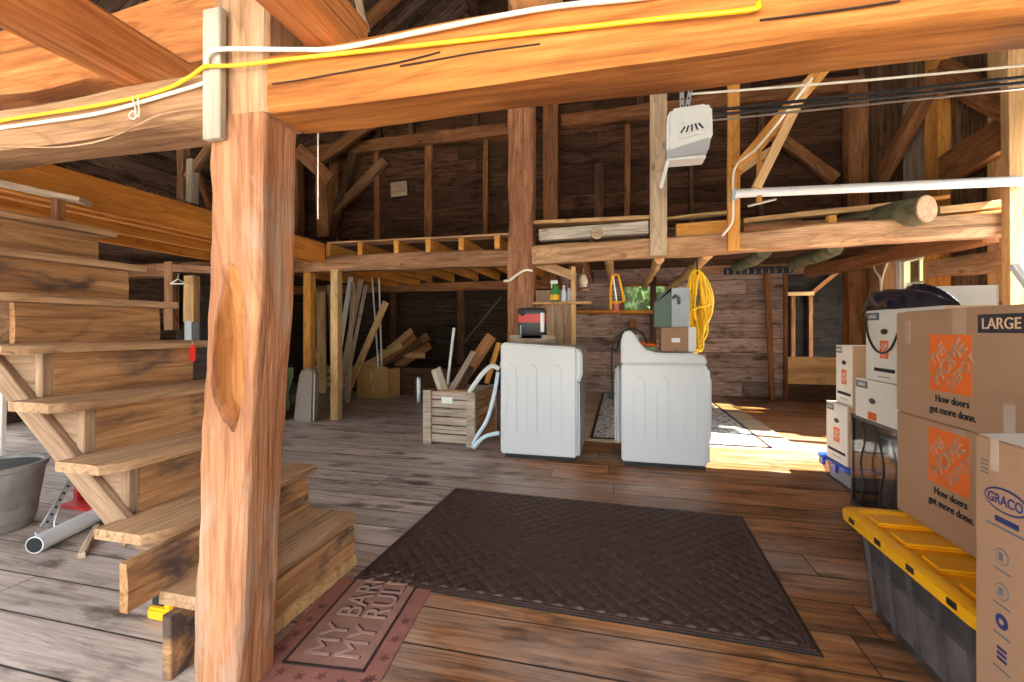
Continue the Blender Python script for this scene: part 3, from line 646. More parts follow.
cable('overhead_wire', [PV(692, 94, OVc+.1), PV(770, 88, OVc+.1), PV(880, 79, OVc+.1), PV(1030, 65, OVc+.1)], .008, M['white_cable'], 'thin white line stretched above the black opener rail', 'wire')
pp = thing('door_track_pipe', 'long white pipe running level between orange stud and end upright', 'pipe')
b = MB(); b.tube([PV(735, 193.5, 4.66), PV(1030, 180.5, 4.66)], .042, 12); b.build('pipe', M['metal_white'], pp, smooth=True)
b = MB(); b.box(1.05, 1.10, 4.66, 4.735, 2.35, 2.45); b.build('bracket', M['galv'], pp)
cable('draped_wire', [PV(812, 78, 4.58), PV(780, 120, 4.60), PV(757, 148, 4.64), PV(735, 168, 4.66), PV(733, 200, 4.68), PV(732, 222, 4.68), PV(722, 236, 4.70)], .012, M['white_cable'], 'thin pale cord following the brace and orange stud down', 'cord')
# ================================================================== STAIRCASE
stair = thing('staircase', 'steep old wooden staircase with stained risers climbing behind the big post', 'staircase', (0, 0, 0))
UN = lambda i: -1.212-.2096*(i-1)
ZN = lambda i: .253+.1986*(i-1)
SK = lambda u, v: u-.012*(1.867-v)/.763
def slab(name, mat, u0, u1, v0, v1, z0, z1, seed, seg=14, jit=.004, dz=0, cut=0):
    """a skewed stair board from v0 to v1, slightly worn; dz drops its near end"""
    b = MB(); vs = []
    for i in range(seg+1):
        v = v0+(v1-v0)*i/seg; q = mn.noise(Vector((v*5, seed, 0)))*jit; q2 = mn.noise(Vector((v*4, seed+9, 0)))*jit*.6; dd = -dz*(1-i/seg)
        e = cut*max(0, 1-(v-v0)/.06) if cut else 0
        ring = [(u0, z0+dd), (u1-e-q, z0+dd), (u1-e-q+.004, (z0+z1)/2+dd), (u1-e-q-.004, z1+q2+dd-.002), (u1-e-.03, z1+q2+dd), (u0, z1+q2*.5+dd)]
        vs += [(SK(u, v), v, z) for u, z in ring]
    n = 6; fs = [(i*n+k, i*n+(k+1) % n, (i+1)*n+(k+1) % n, (i+1)*n+k) for i in range(seg) for k in range(n)]
    fs += [tuple(range(n-1, -1, -1)), tuple(seg*n+k for k in range(n))]; b.add(vs, fs)
    return b.build(name, mat, stair, smooth=True)
for i in range(2, 9):
    slab('tread', M['tread_y'], UN(i)-.235, UN(i), 1.115-.01*(i % 3), 1.867, ZN(i)-.034, ZN(i), i*3.3, cut=.04)
    if i > 2:
        slab('riser', M['riser_y'], UN(i)-.065, UN(i)-.035, 1.24, 1.80, ZN(i-1)-.005, ZN(i)-.036, i*5.1)
slab('riser', M['riser_y'], UN(2)-.055, UN(2)-.022, 1.045, 1.835, ZN(1)+.002, ZN(2)-.045, 4.4, jit=.012, dz=.02, cut=.0)
slab('tread', M['tread_y'], UN(1)-.24, UN(1)-.066, 1.145, 1.855, .205, .248, 1.7, jit=.008)
slab('tread', M['tread_y'], UN(1)-.065, UN(1), 1.25, 1.862, .195, .247, 7.9, jit=.010)
slab('riser', M['riser_y'], UN(1)-.05, UN(1)-.006, 1.25, 1.865, .055, .185, 9.4, jit=.010, dz=.01)
slab('base_strip', M['lumber'], UN(1)-.05, UN(1)+.012, 1.25, 1.86, 0, .052, 2.2)
def stringer(v0, v1, name):
    top = []
    for i in range(2, 9):
        top += [(UN(i)-.066, ZN(i-1)-.005), (UN(i)-.066, ZN(i)-.035)]
    top += [(UN(9)-.03, ZN(8)-.035)]
    low = [(UN(9)-.03, 1.46), (-1.63, .335)]
    prof = top+low; b = MB(); n = len(prof)
    vs = [(SK(u, v0), v0, z) for u, z in prof]+[(SK(u, v1), v1, z) for u, z in prof]
    b.add(vs, [tuple(range(n)), tuple(range(2*n-1, n-1, -1))]+[(k, (k+1) % n, n+(k+1) % n, n+k) for k in range(n)])
    me = b.build(name, M['stair_x'], stair)
    bm = bmesh.new(); bm.from_mesh(me.data); bmesh.ops.triangulate(bm, faces=[f for f in bm.faces if len(f.verts) > 4]); bm.to_mesh(me.data); bm.free()
stringer(1.205, 1.24, 'stringer'); stringer(1.76, 1.795, 'stringer')
# the outer plank along the lower edge of the near carriage
A0, A1 = Vector((-1.63, 1.19, .385)), Vector((-2.95, 1.19, 1.49))
timber('stringer_plank', A0, A1, .03, .085, M['stair_x'], .004, up=(0, 0, 1), parent=stair)
timber('prop_board', (-1.385, 1.165, 0), (-1.385, 1.165, .20), .035, .12, M['riser_y'], parent=stair, up=YV)
for i in (3, 4, 5):
    timber('corner_post', (UN(i)-.06, 1.222, ZN(i-1)), (UN(i)-.06, 1.222, ZN(i)-.036), .035, .04, M['stair_x'], parent=stair, up=YV)
q = PV(191, 345, 1.86); tg = thing('hanging_tag', 'small red tag hanging from the end of a stair tread', 'tag', (0, 0, 0))
b = MB(); pr = [(.02*math.cos(a), .02*math.sin(a)+(.022 if math.sin(a) > 0 else -.022)) for a in [k*math.pi/8 for k in range(16)]]
b.prism(pr, 'Y', 0, .006); o = b.build('tag_plate', M['red'], tg, bevel=.002); tg.location = (-2.05, 1.765, .985)
b = MB(); b.tube([(0, .003, .035), (.004, .0, .058)], .0015, 6); b.build('string', M['white_cable'], tg)
# ------------------------------------------------------------------ under and beside the stairs
tb = thing('grey_tub', 'grey tapered tub standing under the stairs', 'tub', (-3.36, 1.72, 0))
b = MB(); b.lathe([(.14, 0), (.16, .02), (.205, .33), (.215, .335), (.215, .36), (.195, .36), (.17, .06), (.0, .05)], 28); b.build('tub_body', M['tub'], tb, smooth=True)
b = MB(); b.lathe([(.19, .325), (.19, .345), (.0, .352)], 24); b.build('dark_contents', M['rubber'], tb, smooth=True)
rs = thing('hand_truck', 'red steel hand truck standing beyond the grey tub under the stairs', 'hand truck', (-3.36, 2.12, 0))
b = MB(); b.box(-.02, .02, -.02, .02, 0, .42); b.build('upright', M['red_paint'], rs, bevel=.004)
b = MB(); b.box(.30, .34, .02, .06, 0, .42); b.build('upright', M['red_paint'], rs, bevel=.004)
b = MB(); b.box(-.02, .34, -.01, .03, .17, .20); b.build('cross_bar', M['red_paint'], rs, bevel=.004)
b = MB(); b.box(.02, .30, .03, .05, .20, .40); b.build('back_panel', M['rubber'], rs)
b = MB(); b.box(-.02, .40, -.10, .06, 0, .02); b.build('foot_plate', M['red_paint'], rs, bevel=.004)
tu = thing('metal_tube', 'silver metal tube lying on the floor beneath the stairs', 'tube')
b = MB(); a, c_ = Vector((-2.79, 1.575, .045)), Vector((-2.92, 1.985, .045)); b.tube([a, c_], .042, 20); b.build('tube_wall', M['metal_white'], tu, smooth=True)
b = MB(); d = (a-c_).normalized(); b.tube([a-d*.01, a+d*.003], .036, 20); b.build('open_end', M['black'], tu)
ps = thing('perforated_strap', 'perforated steel strap leaning against the silver tube', 'metal strap')
a, c_ = Vector((-2.875, 1.66, .085)), Vector((-2.97, 1.84, .27)); o = timber('strap_plate', a, c_, .035, .004, M['galv'], parent=ps, up=(.9, .2, .3))
for k in range(6):
    b = MB(); b.tube([(.03+.04*k, 0, .002), (.03+.04*k, 0, .0035)], .007, 8); b.build('hole', M['black'], o)
cable('thin_chain', [(-2.83, 1.60, .09), (-2.80, 1.62, .02), (-2.86, 1.70, .012), (-2.90, 1.72, .09), (-2.93, 1.77, .18)], .004, M['galv'], 'thin chain draped over the silver tube', 'chain')
timber('short_stick', (-2.52, 1.60, .014), (-2.80, 1.85, .014), .028, .028, M['lumber_grey'], .002, label='short stick on the floor beside the silver tube', cat='stick')
timber('white_sheet', (-4.42, 2.75, 0), (-4.62, 2.78, .82), .30, .03, M['trimwhite'], up=(0, 1, .1), label='white panel leaning in the gap behind the stair stringer', cat='panel')
timber('tan_panel', (-4.75, 2.4, 0), (-4.9, 2.5, .9), .34, .03, M['flap'], up=(0, 1, .1), label='tan board standing behind the grey tub', cat='board')
yt = thing('yellow_tool', 'yellow and black tool tucked beneath the lowest stair', 'tool', (-1.70, 1.34, 0))
b = MB(); b.box(-.05, .10, -.02, .06, .0, .045); b.build('base', M['yellow'], yt, bevel=.008)
b = MB(); b.box(-.06, .02, .0, .08, .03, .115); b.build('case', M['rubber'], yt, bevel=.015)
b = MB(); b.box(.02, .055, -.01, .05, .04, .085); b.build('lever', M['yellow'], yt, bevel=.006)
# clothes hanger under the loft
hg = thing('clothes_hanger', 'white clothes hanger hooked on a post under the loft', 'hanger', tuple(PV(178, 279, 4.33)))
b = MB(); b.tube([(-.115, 0, -.055), (0, 0, .0), (.115, 0, -.06), (-.115, 0, -.055)], .008, 8); b.build('hanger_frame', M['white_plastic'], hg, smooth=True)
b = MB(); b.tube([(0, 0, 0), (0, 0, .03), (.018, 0, .045), (.01, 0, .065), (-.012, .0, .06)], .005, 8); b.build('hook', M['steel'], hg, smooth=True)
# ================================================================== MATS AND RUG
def big_mat():
    o_ = thing('floor_mat', 'large dark brown rubber mat with a woven diamond texture', 'mat', (-.222, 2.31, 0), math.radians(-1.5))
    W, D = 1.80, 1.165; nx, ny = 300, 195; b = MB(); vs = []
    s = .058
    for j in range(ny+1):
        for i in range(nx+1):
            x, y = -W/2+W*i/nx, -D/2+D*j/ny
            e = min(x+W/2, W/2-x, y+D/2, D/2-y)
            u, v = (x+y)*.7071/s, (x-y)*.7071/s
            cu, cv = math.floor(u), math.floor(v); fu, fv = u-cu, v-cv
            if (cu+cv) % 2: h = (1-abs(2*fv-1)**3)*(.55+.45*math.sin(math.pi*fu))
            else: h = (1-abs(2*fu-1)**3)*(.55+.45*math.sin(math.pi*fv))
            if e < .035: z = .006+(.004 if .012 < e < .026 else 0)
            else: z = .003+.013*h
            if e < .004: z = .001
            vs.append((x, y, z))
    b.add(vs, [(j*(nx+1)+i, j*(nx+1)+i+1, (j+1)*(nx+1)+i+1, (j+1)*(nx+1)+i) for j in range(ny) for i in range(nx)])
    b.build('woven_surface', M['mat_brown'], o_, smooth=False)
    b = MB(); b.box(-W/2-.004, W/2+.004, -D/2-.004, D/2+.004, .0, .003); b.build('backing', M['rubber'], o_)
big_mat()
dm = thing('doormat', 'faded red doormat with embossed words and stars beside the staircase', 'doormat', (-.945, 1.30, 0), math.radians(5.5))
W, D0, D1 = .43, -.42, .52          # its far end slides under the big mat
b = MB(); b.box(-W/2, W/2, D0, .46, 0, .004); b.build('mat_base', M['doormat'], dm, bevel=.0015)
b = MB(); b.box(-.135, .14, -.03, .46, .003, .0055); b.build('field', M['doormat_field'], dm)
for q in ((-.142, -.133, -.035, .46), (.138, .147, -.035, .46), (-.142, .147, -.040, -.030)):
    b = MB(); b.box(q[0], q[1], q[2], q[3], .003, .0075); b.build('border_line', M['doormat_dark'], dm)
for body, x in (('MY BARN', -.045), ('MY RULES', .062)):
    text('raised_lettering', body, .130, (x+.004, .004, .0062), (0, 1, 0), (-1, 0, 0), M['doormat_dark'], dm, 0, 'LEFT', .0006, .98)
    text('raised_lettering', body, .130, (x, .002, .0075), (0, 1, 0), (-1, 0, 0), M['doormat_pale'], dm, 0, 'LEFT', .0008, .95)
def star(r):
    return [(r*(1 if k % 2 == 0 else .42)*math.cos(math.pi/2+k*math.pi/5), r*(1 if k % 2 == 0 else .42)*math.sin(math.pi/2+k*math.pi/5)) for k in range(10)]
ss = [(-.18, y) for y in (-.06, .02, .10, .18, .26)]+[(.182, y) for y in (-.06, .03, .12, .22)]+[(x, -.15+.03*(k % 2)-.01) for k, x in enumerate((-.17, -.10, -.03, .045, .12, .185))]+[(x, -.085+.012*(k % 2)) for k, x in enumerate((-.175, -.12, -.05, .02, .09, .165))]+[(x, -.21) for x in (-.13, -.06, .01, .08, .15)]
for x, y in ss:
    b = MB(); b.prism(star(.021), 'Z', .0035, .0052); o = b.build('star', M['doormat_star'], dm, loc=(x, y, 0)); o.rotation_euler = (0, 0, random.uniform(-.5, .5))
b = MB(); b.box(-.75, 1.60, 4.46, 7.95, .0, .022); tag(b.build('plywood_sheet', M['paleply'], bevel=.003), 'pale plywood sheet on the floor beneath the grey rug', 'plywood')
rg = thing('area_rug', 'grey and white patterned rug behind the dryer', 'rug', (.53, 6.1, .022))
b = MB(); b.box(-.80, .80, -1.58, 1.65, 0, .008); b.build('pile', M['rug'], rg)
for q in ((-.82, -.79, -1.6, 1.67), (.79, .82, -1.6, 1.67), (-.82, .82, -1.6, -1.57), (-.82, .82, 1.64, 1.67)):
    b = MB(); b.box(q[0], q[1], q[2], q[3], 0, .0095); b.build('border', M['doormat_dark'], rg)
timber('floor_board_offcut', G(735, 407, .03), G(770, 409, .03), .09, .012, M['lumber'], label='short pale board lying on the floor by the back wall', cat='board')
# ================================================================== WASHER AND DRYER
def ribs(parent, xs, z0, z1, y, mat):
    for x in xs:
        b = MB(); b.tube([(x, y, z0), (x, y, z1-.05), (x-.008, y, z1-.02), (x-.03, y, z1), (x-.055, y, z1+.004)], .0035, 6); b.build('pressed_rib', mat, parent, smooth=True)
        b = MB(); b.tube([(x-.085, y, z0), (x-.085, y, z1-.09)], .0025, 6); b.build('pressed_rib', mat, parent, smooth=True)
wa = thing('washing_machine', 'white washing machine with drain hoses standing beside the wooden crate', 'washing machine', (-1.004, 3.725, 0))
b = MB(); b.prism([(0, .035), (0, .975), (.02, .992), (.10, .988), (.655, .955), (.655, .035)], 'Y', 0, .64); b.build('cabinet', M['white'], wa, bevel=.018, seg=3)
b = MB(); b.prism([(.645, .66), (.645, .952), (.675, .948), (.70, .91), (.702, .74), (.675, .655)], 'Y', .004, .636); b.build('control_panel', M['white'], wa, bevel=.02, seg=3)
b = MB(); b.prism([(.652, .04), (.652, .67), (.676, .66), (.68, .04)], 'Y', .025, .615); b.build('front_panel', M['white'], wa, bevel=.012, seg=3)
b = MB(); b.box(.04, .64, .02, .62, .0, .04); b.build('plinth', M['rubber'], wa)
b = MB(); b.box(.0, .008, -.002, .64, .895, .9); b.build('panel_seam', M['grey_plastic'], wa)
ribs(wa, (.14, .32, .53), .22, .80, -.001, M['white'])
b = MB(); b.box(-.02, .0, .05, .12, .77, .82); b.build('hose_inlet', M['grey_plastic'], wa, bevel=.004)
wp = lambda px, py, v: PV(px, py, v)-Vector((-1.004, 3.725, 0))
cable('drain_hose', [wp(499, 369, 3.80), wp(492, 366, 3.80), wp(483, 373, 3.80), wp(472, 388, 3.85), wp(470, 391, 3.88)], .021, M['white_plastic'], parent=wa)
cable('supply_hose', [wp(498, 372, 3.86), wp(494, 395, 3.86), wp(487, 420, 3.86), wp(476, 438, 3.86), wp(474, 447, 3.82), wp(484, 437, 3.80), wp(499, 433, 3.80)], .018, M['pale_blue'], parent=wa)
dr = thing('clothes_dryer', 'white dryer with a raised control hump standing on the rug edge', 'dryer', (.013, 3.73, 0))
b = MB(); b.box(0, .648, 0, .66, .035, .825); b.build('cabinet', M['white'], dr, bevel=.012, seg=3)
b = MB(); b.prism([(-.005, .83), (-.005, .99), (.01, 1.075), (.04, 1.10), (.09, 1.085), (.14, 1.0), (.19, .945), (.26, .92), (.34, .915), (.56, .918), (.62, .90), (.645, .875), (.652, .83)], 'Y', -.002, .662); b.build('top_and_console', M['white'], dr, bevel=.012, seg=3)
b = MB(); b.box(.62, .675, .02, .64, .04, .80); b.build('front_panel', M['white'], dr, bevel=.02, seg=3)
b = MB(); b.box(.672, .695, .08, .58, .22, .72); b.build('door', M['white'], dr, bevel=.02, seg=3)
b = MB(); b.box(.03, .64, .02, .64, 0, .04); b.build('plinth', M['rubber'], dr)
b = MB(); b.box(-.055, .0, .06, .60, .16, .80); b.build('rear_cover', M['grey_plastic'], dr, bevel=.02, seg=3)
b = MB(); b.box(.002, .646, -.0015, .0, .826, .830); b.build('panel_seam', M['grey_plastic'], dr)
ribs(dr, (.18, .36, .57), .20, .72, -.001, M['white'])
b = MB(); b.box(.10, .13, .0, .30, .975, 1.06, M4=Matrix.Translation((.01, .12, 0))); b.build('control_strip', M['grey_plastic'], dr, bevel=.006)
dp = lambda px, py, v: PV(px, py, v)-Vector((.013, 3.73, 0))
cable('power_cord', [dp(648, 346, 3.9), dp(642, 333, 3.85), dp(630, 329, 3.83), dp(618, 336, 3.83), dp(612, 348, 3.83), dp(617, 349, 3.85), dp(620, 338, 3.86), dp(632, 328, 3.86), dp(644, 335, 3.9)], .008, M['black_wire'], parent=dr)
cable('power_cord', [dp(612, 346, 3.83), dp(611.5, 365, 3.83), dp(612, 385, 3.83), dp(611, 395, 3.83)], .008, M['black_wire'], parent=dr)
b = MB(); b.tube([dp(611, 391, 3.83), dp(610.5, 399, 3.83)], [.014, .02], 10); b.build('plug', M['rubber'], dr)
# things on the machines
ty = thing('wooden_tray', 'shallow wooden tray resting on top of the hosed washing machine', 'tray', (-.80, 4.12, .978))
b = MB(); b.box(-.20, .23, -.07, .10, .02, .035); b.build('tray_bottom', M['crate'], ty)
for q in ((-.20, .23, -.085, -.07), (-.20, .23, .10, .115)):
    b = MB(); b.box(q[0], q[1], q[2], q[3], .0, .075); b.build('long_side', M['crate'], ty, bevel=.002)
for q in ((-.20, -.18), (.215, .235)):
    b = MB(); b.box(q[0], q[1], -.07, .10, .0, .075); b.build('end_side', M['crate'], ty, bevel=.002)
rc = thing('plastic_case', 'black and red plastic case standing on the wooden tray', 'case', (-.80, 4.115, 1.015))
def ring(x0, x1, y0, y1, z, r=.05):
    out = []
    for cx, cy, a0 in ((x1-r, y1-r, 0), (x0+r, y1-r, 90), (x0+r, y0+r, 180), (x1-r, y0+r, 270)):
        out += [(cx+r*math.cos(math.radians(a0+90*k/4)), cy+r*math.sin(math.radians(a0+90*k/4)), z) for k in range(5)]
    return out
def ringstack(rs, mat, name, par, smooth=True, bev=0):
    b = MB(); N = len(rs[0]); vs = [p for r in rs for p in r]; fs = [(i*N+k, i*N+(k+1) % N, (i+1)*N+(k+1) % N, (i+1)*N+k) for i in range(len(rs)-1) for k in range(N)]
    fs += [tuple(range(N-1, -1, -1)), tuple((len(rs)-1)*N+k for k in range(N))]; b.add(vs, fs); return b.build(name, mat, par, smooth=smooth)
cr_ = lambda z, e=0: ring(-.125+e, .125-e, -.08+e, .09-e, z, .022)
ringstack([cr_(0, .006), cr_(.008), cr_(.155)], M['black'], 'lower_body', rc)
ringstack([cr_(.155, -.001), cr_(.232, -.001)], M['red'], 'red_band', rc)
ringstack([cr_(.232), cr_(.268), cr_(.286, .006), cr_(.292, .02)], M['black'], 'black_lid', rc)
b = MB(); b.tube([(-.075, -.085, .245), (-.075, -.079, .245)], .03, 18); b.build('round_cap', M['rubber'], rc)
b = MB(); b.box(.085, .126, -.083, -.05, .06, .25); b.build('white_label', M['white_plastic'], rc, bevel=.008)
b = MB(); b.box(-.098, -.088, -.084, -.08, .02, .13); b.build('painted_highlight', M['grey_plastic'], rc)  # grey strip stands in for a highlight on the black body
ct = thing('cardboard_carton', 'small brown carton sitting on the dryer under the metal box', 'carton', (.455, 3.95, .924))
b = MB(); b.box(-.125, .085, -.1, .1, 0, .195); b.build('carton_body', M['card'], ct, bevel=.003)
b = MB(); b.box(.086, .145, -.095, .1, 0, .2); b.build('white_side', M['card_white'], ct, bevel=.002)
b = MB(); b.box(-.04, .015, -.102, -.1, .14, .195); b.box(-.03, .005, -.102, -.1, 0, .03); b.build('packing_tape', M['card_dark'], ct)
b = MB(); b.box(-.045, .02, -.1025, -.1, .075, .11); b.build('shipping_label', M['white_plastic'], ct)
mb = thing('metal_box', 'grey metal box with dark green side and black latch on the brown carton', 'metal box', (.435, 3.97, 1.122))
b = MB(); b.box(-.02, .12, -.08, .12, .003, .325); b.build('grey_side', M['box_grey'], mb, bevel=.004)
b = MB(); b.prism([(-.155, .003), (-.022, .003), (-.022, .325), (.0, .328), (-.10, .29), (-.155, .20)], 'Y', -.06, .12); b.build('green_side', M['dark_green'], mb, bevel=.004)
b = MB(); b.tube([(-.012, -.095, .24), (.01, -.105, .262), (.032, -.10, .24), (.036, -.095, .19)], .012, 8); b.build('latch', M['black'], mb, smooth=True)
ht = thing('hand_tool', 'orange handled tool lying on the sloping top of the dryer', 'hand tool', (.24, 3.9, .958))
b = MB(); b.tube([(-.09, 0, .03), (.0, .0, .02), (.06, 0, .006)], [.016, .02, .012], 10); b.build('handle', M['orange_ink'], ht, smooth=True)
b = MB(); b.tube([(.06, 0, .008), (.10, .01, -.006)], .008, 8); b.build('metal_end', M['steel'], ht)
b = MB(); b.box(-.03, .05, -.05, -.02, -.018, .0); b.build('green_grip', M['green_bottle'], ht, bevel=.005)
# ================================================================== AROUND THE LOFT POST
pn = thing('board_partition', 'short partition of upright boards with a shelf beside the square loft post', 'partition', (0, 0, 0))
for k in range(4):
    x = -.925+.105*k; b = MB(); b.box(x, x+.10, 4.98+.004*(k % 2), 5.0+.004*(k % 2), .0, 1.42-.0*k if k > 1 else 1.55); b.build('upright_board', wood('partition board', (.30, .19, .12), (.47, .32, .21), (.60, .44, .31), axis='Z') if k == 0 else bpy.data.materials['partition board'], pn)
timber('edge_stud', (-.50, 4.97, 0), (-.50, 4.97, 1.80), .05, .06, M['lumber'], parent=pn, up=YV)
timber('top_brace', (-.92, 4.98, 1.86), (-.50, 4.98, 1.70), .05, .10, M['loft_beam_pale'], parent=pn)
b = MB(); b.prism([(-.93, 4.80), (-.30, 4.86), (-.30, 4.90), (-.5, 5.03), (-.93, 5.03)], 'Z', 1.385, 1.41); b.build('shelf_board', M['lumber'], pn, bevel=.003)
def bottle(x, y, z, r, h, body, cap, label, trigger=False):
    t = thing('spray_bottle' if trigger else 'bottle', label, 'bottle', (x, y, z)); b = MB()
    b.lathe([(r*.9, 0), (r, .01), (r, h*.55), (r*.75, h*.68), (r*.4, h*.78), (r*.4, h*.84), (.0, h*.84)], 16); b.build('bottle_body', body, t, smooth=True)
    b = MB()
    if trigger: b.box(-.05, .03, -.016, .016, h*.84, h); b.box(-.045, -.03, -.01, .01, h*.66, h*.86)
    else: b.lathe([(r*.45, h*.82), (r*.45, h), (0, h)], 12)
    b.build('cap', cap, t, bevel=.004 if trigger else 0)
    return t
t = bottle(-.70, 4.93, 1.41, .05, .24, M['green_bottle'], M['white_plastic'], 'green spray bottle with white trigger on the partition shelf', True)
b = MB(); b.lathe([(.052, .02), (.052, .075), (.05, .08)], 16); b.build('yellow_label', M['yellow'], t)
bottle(-.605, 4.94, 1.41, .028, .185, M['pale_blue'], M['white_plastic'], 'slim pale blue bottle standing between spray bottle and grey bottle')
bottle(-.545, 4.95, 1.41, .026, .19, M['grey_plastic'], M['rubber'], 'slim grey bottle with black cap by the partition stud')
cable('pale_rope', [PV(504, 281, 4.76), PV(510, 280, 4.75), PV(518, 274, 4.74), PV(526, 270, 4.76), PV(532, 271, 4.82)], .014, M['white_cable'], 'pale rope wrapped around the square loft post', 'rope')
lt = thing('lantern', 'old wire lantern with dusty glass hung from the loft beam', 'lantern', tuple(PV(583.5, 291, 5.1)))
b = MB(); b.lathe([(.055, 0), (.06, .02), (.035, .04), (.0, .04)], 16); b.build('oil_base', M['brass'], lt, smooth=True)
b = MB(); b.lathe([(.03, .04), (.052, .09), (.05, .13), (.03, .18), (.0, .18)], 16); b.build('globe', M['lamp_glass'], lt, smooth=True)
b = MB(); b.lathe([(.035, .18), (.03, .21), (.02, .22), (.02, .25), (.0, .255)], 14); b.build('chimney', M['brass'], lt, smooth=True)
for s_ in (-1, 1):
    b = MB(); b.tube([(s_*.055, 0, .01), (s_*.078, 0, .06), (s_*.07, 0, .17), (s_*.04, 0, .22), (0, 0, .235)], .006, 8); b.build('wire_guard', M['brass'], lt, smooth=True)
b = MB(); b.tube([(0, 0, .25), (.01, 0, .30), (0, 0, .33)], .004, 6); b.build('hanging_hook', M['brass'], lt)
sw = thing('bow_saw', 'yellow framed saw hanging beside the lantern', 'saw', tuple(PV(617, 292, 5.3)))
b = MB(); b.tube([(-.07, 0, -.20), (-.075, 0, .0), (-.055, 0, .19), (-.03, 0, .2), (-.01, 0, .2), (.02, 0, .19), (.055, 0, .02), (.075, 0, -.10), (.03, 0, -.12), (-.06, 0, -.12)], .015, 8); b.build('frame', M['yellow'], sw, smooth=True)
b = MB(); b.box(-.022, -.012, -.003, .003, -.12, .2, M4=Matrix.Rotation(math.radians(-8), 4, 'Y')); b.build('blade', M['steel'], sw)
b = MB(); b.box(-.03, .02, -.02, .02, -.22, -.12); b.build('grip', M['red'], sw, bevel=.01)
# coiled yellow cord
yc = thing('extension_cord', 'coiled yellow extension cord hanging from the loft beam above the dryer', 'extension cord')
top = PV(697, 272, 5.0); rnd = random.Random(3)
b = MB()
for k in range(15):
    w_ = rnd.uniform(.04, .105); h_ = rnd.uniform(.60, .86); ox, oy = rnd.uniform(-.03, .03), rnd.uniform(-.05, .05); ph = rnd.uniform(0, 6)
    pts = []
    for j in range(40):
        a = 2*math.pi*j/40; sx = w_*(1+.35*math.sin(3*a+ph))
        pts.append(top+Vector((ox+sx*math.sin(a), oy+.02*math.sin(2*a+ph), -h_/2+h_/2*math.cos(a)+.02*math.sin(5*a+ph))))
    b.tube(pts, .0105, 6, closed=True)
b.build('cord_loops', M['yellow_cable'], yc, smooth=True)
pts = [top+Vector((.115*math.sin(a), -.07+.02*math.cos(a*2), -.12-.035*a/6.28*.2+.05*math.cos(a)*.3)) for a in [k*.5 for k in range(14)]]
cable('binding_wrap', [top+Vector((-.1, -.06, -.42)), top+Vector((-.02, -.075, -.38)), top+Vector((.07, -.07, -.36)), top+Vector((.12, -.05, -.34))], .0105, M['yellow_cable'], parent=yc)
b = MB(); b.tube([top+Vector((0, 0, .13)), top+Vector((0, -.02, .0)), top+Vector((0, -.03, -.03))], .008, 6); b.build('hook', M['black'], yc)
b = MB(); b.tube([top+Vector((-.05, -.07, -.70)), top+Vector((-.06, -.07, -.80))], .018, 8); b.build('plug', M['black'], yc)
# wall things
hr = thing('hook_rack', 'black hook rack mounted on the beam above the back wall boards', 'rack', (2.14, 7.86, 2.05))
b = MB(); b.box(-.50, .50, -.02, .0, -.055, .055); b.build('back_plate', M['black'], hr, bevel=.004)
for k in range(10):
    b = MB(); x = -.45+.10*k; b.tube([(x, -.02, .02), (x, -.05, .01), (x, -.06, -.025), (x, -.045, -.045)], .010, 8); b.build('hook', M['grey_plastic'], hr, smooth=True)
timber('leaning_stud', (2.335, 7.80, 0), (2.275, 7.86, 2.0), .075, .06, M['brown'], .002, up=YV, label='single brown stud standing against the back wall under the hook rack', cat='stud')
timber('square_board', PV(391, 190, 7.9), PV(407, 188, 7.9), .02, .28, M['lumber_grey'], label='small square board nailed high on the dark back wall', cat='board')
# ================================================================== CRATE OF OFFCUTS
cr = thing('slatted_crate', 'weathered slatted wooden crate filled with offcuts beside the drain hoses', 'crate', (-1.85, 3.985, 0), math.radians(-3))
for x in (0.0, .45):
    for y in (0.0, .62):
        b = MB(); b.box(x, x+.085, y, y+.025, 0, .52); b.build('corner_post', M['crate'], cr, bevel=.002)
for k in range(6):
    z = .03+.082*k
    for y in (.025, .60):
        b = MB(); b.box(.0, .535, y, y+.018, z, z+.07); b.build('slat', wood('crate slat', (.27, .20, .16), (.48, .39, .32), (.64, .55, .48)) if not bpy.data.materials.get('crate slat') else bpy.data.materials['crate slat'], cr)
    for x in (.0, .517):
        b = MB(); b.box(x, x+.018, .04, .6, z, z+.07); b.build('slat', M['stair_y'], cr)
b = MB(); b.box(.19, .30, .018, .0255, .40, .46); b.build('paper_label', M['white_plastic'], cr)
b = MB(); b.box(.02, .51, .04, .6, .02, .035); b.build('crate_bottom', M['crate'], cr)
def inc(name, a, c_, w, h, m, label, v0=4.25, v1=4.4, cat='board', rough=.003):
    p0, p1 = PV(*a, v0), PV(*c_, v1); d = (p0-p1).normalized(); 
    return timber(name, p0+d*.12, p1, w, h, M[m], rough, up=YV, label=label, cat=cat)
inc('wooden_dowel', (447, 389), (454, 328), .024, .024, 'white_plastic', 'thin white stick rising from the slatted crate', cat='stick', rough=0)
inc('wood_offcut', (443, 389), (436, 369), .11, .03, 'crate', 'short grey board end sticking out of the crate', 4.15, 4.2)
inc('wood_offcut', (456, 388), (492, 336), .12, .03, 'brown', 'long brown board leaning out of the crate', 4.5, 4.6)
inc('wood_offcut', (452, 389), (474, 352), .06, .03, 'crate', 'narrow grey board between white stick and long brown board', 4.2, 4.4)
inc('wood_offcut', (463, 386), (471, 366), .07, .05, 'dark', 'dark stub of wood in the crate', 4.45, 4.5)
inc('wood_offcut', (490, 372), (499, 343), .05, .03, 'lumber_orange', 'orange stick leaning between crate and washing machine', 4.35, 4.45, 'stick')
